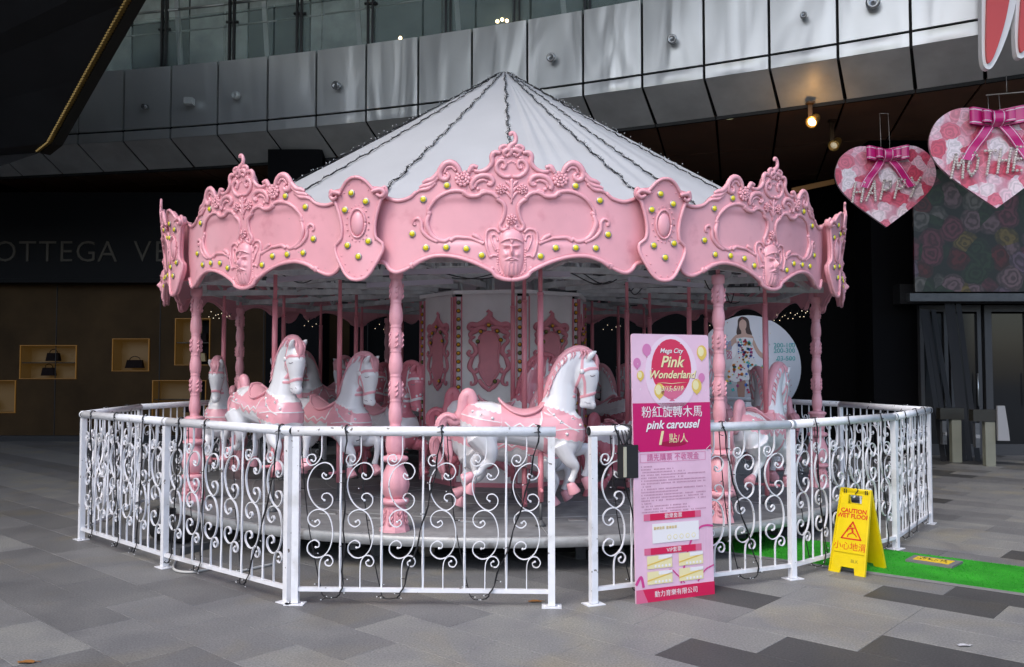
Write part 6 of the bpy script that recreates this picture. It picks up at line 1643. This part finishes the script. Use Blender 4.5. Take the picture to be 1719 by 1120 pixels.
def heart(x, y, D, w, h, word, label, rz, wire_top):
    c = at(x, y, D); t = thing('hanging_heart', label, 'heart decoration', c, rz, 'floral hearts hanging under the soffit')
    P = []
    for i in range(60):  # rounder lobes and straight flanks
        a = i / 60; P = P
    half = cr([(0, h * .36), (w * .06, h * .44), (w * .17, h * .5), (w * .31, h * .49), (w * .44, h * .38), (w * .5, h * .2), (w * .485, h * .04), (w * .42, -h * .09), (w * .3, -h * .235), (w * .15, -h * .38), (0, -h * .52)], 5)
    half = [tuple(p) for p in half]; poly = half + [(-px, pz) for px, pz in reversed(half[1:-1])]
    q = MB(); q.prism(poly, lambda x_, z_: (x_, 0, z_), lambda x_, z_: (x_, .05, z_), side=1); q.build('heart_board', [hp, mat('heart_edge', (.5, .35, .4), .5)], t)
    # bow
    bz = h * .375; s = w / 1.45
    q = MB()
    def rib(pts, wd, m=0):  # ribbon strip, width along z or in-plane normal
        pts = [Vector(tuple(p)) for p in cr(pts, 6)]; n = len(pts); vs = []
        for i in range(n):
            for e in (-.5, -.40, -.34, .34, .40, .5): vs.append(pts[i] + wd * e)
        q.add(vs, [(i * 6 + k, i * 6 + k + 1, (i + 1) * 6 + k + 1, (i + 1) * 6 + k) for i in range(n - 1) for k in (0, 2, 4)], 0, True)
        q.add(vs, [(i * 6 + k, i * 6 + k + 1, (i + 1) * 6 + k + 1, (i + 1) * 6 + k) for i in range(n - 1) for k in (1, 3)], 1, True)
    for sg in (-1, 1):
        rib([(sg * .02 * s, -.05, bz), (sg * .14 * s, -.10, bz + .015), (sg * .27 * s, -.15, bz + .03), (sg * .30 * s, -.09, bz + .03), (sg * .14 * s, -.03, bz + .01)], Vector((0, 0, .20 * s)))
        rib([(sg * .03 * s, -.09, bz), (sg * .10 * s, -.17, bz + .01), (sg * .165 * s, -.18, bz + .015), (sg * .17 * s, -.12, bz + .015), (sg * .05 * s, -.06, bz)], Vector((0, 0, .15 * s)))
        tl = Vector((.75, 0, .35 * sg)).normalized() if False else Vector((.12 * s, 0, 0.03 * s * sg))
        rib([(sg * .06 * s, -.05, bz - .05 * s), (sg * .16 * s, -.09, bz - .2 * s), (sg * .26 * s, -.06, bz - .34 * s), (sg * .34 * s, -.08, bz - .48 * s)], tl)
    rib([(0, -.05, bz + .1 * s), (0, -.15, bz + .06 * s), (0, -.17, bz), (0, -.15, bz - .06 * s), (0, -.05, bz - .1 * s)], Vector((.14 * s, 0, 0)))
    q.build('bow', [ribm, ribw], t)
    # pearl lettering made of beads along strokes
    ST_ = {'H': [[(0, 0), (.02, 1)], [(.6, 0), (.62, 1)], [(0, .5), (.6, .52)]], 'A': [[(0, 0), (.35, 1)], [(.35, 1), (.62, 0)], [(.12, .38), (.52, .38)]], 'P': [[(0, 0), (.08, 1)], [(.08, 1), (.5, .95), (.55, .65), (.3, .48), (.05, .5)]], 'Y': [[(0, 1), (.3, .5)], [(.6, 1), (.3, .5), (.15, 0)]],
           'M': [[(0, 0), (.1, 1)], [(.1, 1), (.35, .4)], [(.35, .4), (.6, 1)], [(.6, 1), (.7, 0)]], 'O': [[(.3, 0), (.02, .3), (.05, .75), (.32, 1), (.58, .75), (.58, .3), (.3, 0)]], 'T': [[(0, 1), (.65, 1)], [(.33, 1), (.3, 0)]], 'E': [[(.5, 1), (.05, 1), (0, 0), (.5, 0)], [(.02, .5), (.4, .5)]], 'R': [[(0, 0), (.05, 1), (.5, .9), (.5, .6), (.05, .5), (.55, 0)]]}
    q = MB(); n_ = len(word); lw = (w * .70) / n_; hh = h * .235; x0 = -lw * n_ / 2
    for i, ch in enumerate(word):
        for st in ST_[ch]:
            for k in range(len(st) - 1):
                A, B = Vector((*st[k], 0)), Vector((*st[k + 1], 0)); L_ = Vector(((B.x - A.x) * lw, (B.y - A.y) * hh, 0)).length; m_ = max(2, int(L_ / .034))
                for j in range(m_ + 1):
                    p = A.lerp(B, j / m_); sx = x0 + i * lw + p.x * lw * 1.05 + p.y * .05; sz = -h * .17 + p.y * hh + (i - n_ / 2) * .016 * s
                    q.ball((sx, -.055, sz), .0215, 7, 5)
    q.build('pearl_letters', pearl, t)['kind'] = 'stuff'
    q = MB()
    for sg in (-1, 1): q.tube([(sg * .065 * s, -.02, h * .36), (sg * .06 * s, 0.02, wire_top - c.z)], .004, 5)
    q.tube([(-.06 * s, 0.02, wire_top - c.z - .0), (.06 * s, .02, wire_top - c.z)], .004, 5)
    q.build('hanging_wires', wirem, t)
    return t
heart(1487, 312, 12.9, 1.48, 1.21, 'HAPPY', 'smaller left pink floral heart with a magenta bow and HAPPY in pearls', R(-4), at(1487, 190, 12.9).z)
heart(1671, 263, 11.9, 1.74, 1.40, 'MOTHER', 'bigger right pink floral heart with magenta bow and MOTHER in pearls, cut by the frame', R(-8), at(1680, 158, 11.9).z)
q = MB(); a = at(1655, 160, 11.9); b_ = at(1830, 145, 11.9); q.tube([a, b_], .010, 6); c_ = at(1690, 130, 11.9); q.tube([a.lerp(b_, .2), a.lerp(b_, .2) + Vector((0, 0, .26))], .006, 6); q.tube([a.lerp(b_, .8), a.lerp(b_, .8) + Vector((0, 0, .4))], .006, 6)
tag(q.build('hanging_bar', wirem), 'thin steel bar under the soffit that carries the bigger heart', 'bar')
# big red letters with white border, only their lower ends in view
redl = mat('red_letter_face', (.62, .05, .04), .35, coat=.2); whl = mat('white_letter_border', (.80, .80, .80), .4)
t5 = thing('red_letter_sign', 'large red script letters with white border cut off by the top right corner', 'sign', (0, 0, 0))
def band(path, w, D0, dz, m, name):
    P = [np.array(p, float) for p in cr(path, 8)]; L_, R_ = [], []; ws = np.interp(np.linspace(0, 1, len(P)), np.linspace(0, 1, len(w)), w)
    for i in range(len(P)):
        d = P[min(i + 1, len(P) - 1)] - P[max(0, i - 1)]; d /= np.linalg.norm(d) + 1e-9; nn = np.array([-d[1], d[0]]) * ws[i]; L_.append(P[i] + nn); R_.append(P[i] - nn)
    q = MB(); n_ = len(P); f = [at(p[0], p[1], D0) for p in L_ + R_]; bk_ = [p + Vector((0, dz, 0)) for p in f]
    fs = [(i, i + 1, n_ + i + 1, n_ + i) for i in range(n_ - 1)]; fs += [tuple(v + 2 * n_ for v in g_) for g_ in fs]
    for i in range(n_ - 1): fs += [(i, i + 1, i + 1 + 2 * n_, i + 2 * n_), (n_ + i, n_ + i + 1, n_ + i + 1 + 2 * n_, n_ + i + 2 * n_)]
    fs += [(0, n_, 3 * n_, 2 * n_), (n_ - 1, 2 * n_ - 1, 4 * n_ - 1, 3 * n_ - 1)]
    q.add(f + bk_, fs, 0, False); return q.build(name, m, t5)
def slab(pts, D0, th, m, name):
    P = [tuple(p) for p in cr(pts, 5, True)]; q = MB(); q.prism(P, lambda x, y: tuple(at(x, y, D0)), lambda x, y: tuple(at(x, y, D0) + Vector((0, th, 0))))
    return q.build(name, m, t5)
slab([(1652, -120), (1649, -30), (1648, 60), (1650, 104), (1658, 116), (1668, 110), (1684, 78), (1700, 30), (1712, -30), (1722, -120)], 11.03, .09, whl, 'letter_border')
slab([(1661, -118), (1658, -20), (1656, 60), (1657, 98), (1662, 105), (1672, 86), (1688, 34), (1699, -30), (1708, -118)], 10.99, .035, redl, 'letter_face')
slab([(1716, -100), (1708, -20), (1704, 45), (1706, 88), (1713, 98), (1724, 90), (1742, 50), (1760, -10), (1775, -100)], 11.03, .09, whl, 'letter_border')
slab([(1724, -98), (1717, -20), (1712, 45), (1712, 80), (1718, 86), (1732, 56), (1750, -10), (1764, -98)], 10.99, .035, redl, 'letter_face')

# ================================================================== ROUND POSTER
PD = 15.2; c = at(1258, 617, PD); r0 = 88 / F * PD
t6 = thing('round_poster', 'round white price poster with a woman in a colourful dress, behind the carousel', 'poster', (c.x, PD, c.z), 0)
wpz = mat('white_poster_print', (.62, .64, .70), .4)
q = MB(); q.lathe([(r0, 0), (r0, .04)], 56, (0, .04, 0), axis=(0, 1, 0)); q.box((-.0, .05, -r0 - .1), (.5, .05, c.z - r0 + .25)); q.build('disc', wpz, t6)
s = PD / F   # metres per photo pixel
def pp(x, y): return ((x - 1258) * s, -(y - 617) * s)
def pshape(name, pts, m, lay=1, smooth=0):
    P = [pp(*p) for p in pts]; P = [tuple(p) for p in cr(P, 5, True)] if smooth else P
    q = MB(); q.prism(P, lambda x, z: (x, .038 - .003 * lay, z), lambda x, z: (x, .0395 - .003 * lay, z)); return q.build(name, m, t6)
skin = mat('printed_skin', (.50, .33, .27), .5); hair = mat('printed_dark_hair', (.05, .025, .02), .5); dress = mat('printed_white_dress', (.66, .66, .68), .5)
pshape('printed_hair', [(1248, 531), (1258, 536), (1261, 552), (1264, 562), (1259, 567), (1251, 565), (1246, 566), (1238, 560), (1240, 546), (1241, 536)], hair, 1, 1)
pshape('printed_arm', [(1239, 562), (1231, 568), (1222, 580), (1220, 590), (1225, 590), (1233, 578), (1241, 572)], skin, 1, 1); pshape('printed_arm', [(1262, 562), (1268, 572), (1276, 588), (1288, 598), (1292, 600), (1290, 606), (1278, 600), (1270, 590), (1264, 575)], skin, 1, 1)
pshape('printed_torso', [(1245, 551), (1252, 551), (1255, 560), (1264, 563), (1265, 572), (1237, 572), (1238, 563), (1246, 560)], skin, 2, 1)
pshape('printed_face', [(1248, 536), (1254, 540), (1254, 550), (1248, 556), (1243, 551), (1243, 541)], skin, 3, 1)
pshape('printed_legs', [(1240, 636), (1252, 640), (1251, 655), (1249, 670), (1241, 670), (1238, 652)], mat('printed_shaded_leg', (.30, .17, .13), .5), 1, 1)
pshape('printed_dress', [(1237, 568), (1251, 566), (1266, 568), (1263, 582), (1262, 592), (1272, 612), (1280, 632), (1268, 640), (1252, 638), (1234, 642), (1222, 636), (1226, 618), (1236, 596), (1239, 582)], dress, 4, 0)
cm = [mat('confetti_' + nme, c_, .5) for nme, c_ in (('yellow', (.65, .48, .02)), ('blue', (.05, .15, .5)), ('red', (.5, .03, .06)), ('teal', (.05, .4, .38)), ('orange', (.6, .2, .03)), ('plum', (.3, .03, .15)))]
cq = [MB() for _ in cm]
for i in range(170):
    if i < 90: y = rnd.uniform(570, 636); hw = 12 + max(0, y - 590) * .38; x = 1251 + rnd.uniform(-hw, hw); z_ = rnd.uniform(1, 3.2)
    elif i < 140: x, y, z_ = rnd.uniform(1215, 1292), rnd.uniform(610, 660), rnd.uniform(1.5, 3.5)
    else: a = rnd.uniform(0, 2 * PI); rr0 = 84 * math.sqrt(rnd.random()); x, y, z_ = 1258 + rr0 * math.cos(a), 617 + rr0 * math.sin(a), rnd.uniform(.5, 1.4)
    if math.hypot(x - 1258, y - 617) > 84: continue
    a = rnd.uniform(0, 6.28); k_ = rnd.choice((3, 4, 5)); P = [pp(x + z_ * math.cos(a + 2 * PI * j / k_), y + z_ * math.sin(a + 2 * PI * j / k_)) for j in range(k_)]
    cq[i % len(cm)].prism(P, lambda X, Z: (X, .020, Z), lambda X, Z: (X, .022, Z))
for m_, q in zip(cm, cq): q.build('confetti_shapes', m_, t6)['kind'] = 'stuff'
tl_ = mat('teal_print', (.12, .42, .44), .5); mg = mat('magenta_figure_print', (.5, .08, .2), .5)
def ptext(sx, x, y, size, m):
    X, Z = pp(x, y); put_text('lettering', sx, size, m, t6, Matrix.Translation((X, .03, Z)) @ Matrix.Rotation(PI / 2, 4, 'X'), ext=.0005, bold=.001)
ptext('200-100', 1318, 580, .115, tl_); ptext('200-300', 1318, 589, .115, tl_); ptext('03-500', 1321, 602, .115, tl_); ptext('00', 1224, 576, .10, mat('blue_print', (.2, .3, .55), .5)); ptext('50', 1225, 584, .10, bpy.data.materials['blue_print']); ptext('00', 1225, 593, .10, mg); ptext('50', 1225, 600, .10, mg)
print('tris-ish', sum(len(o.data.polygons) for o in S.objects if o.type == 'MESH'), 'objs', len(S.objects))
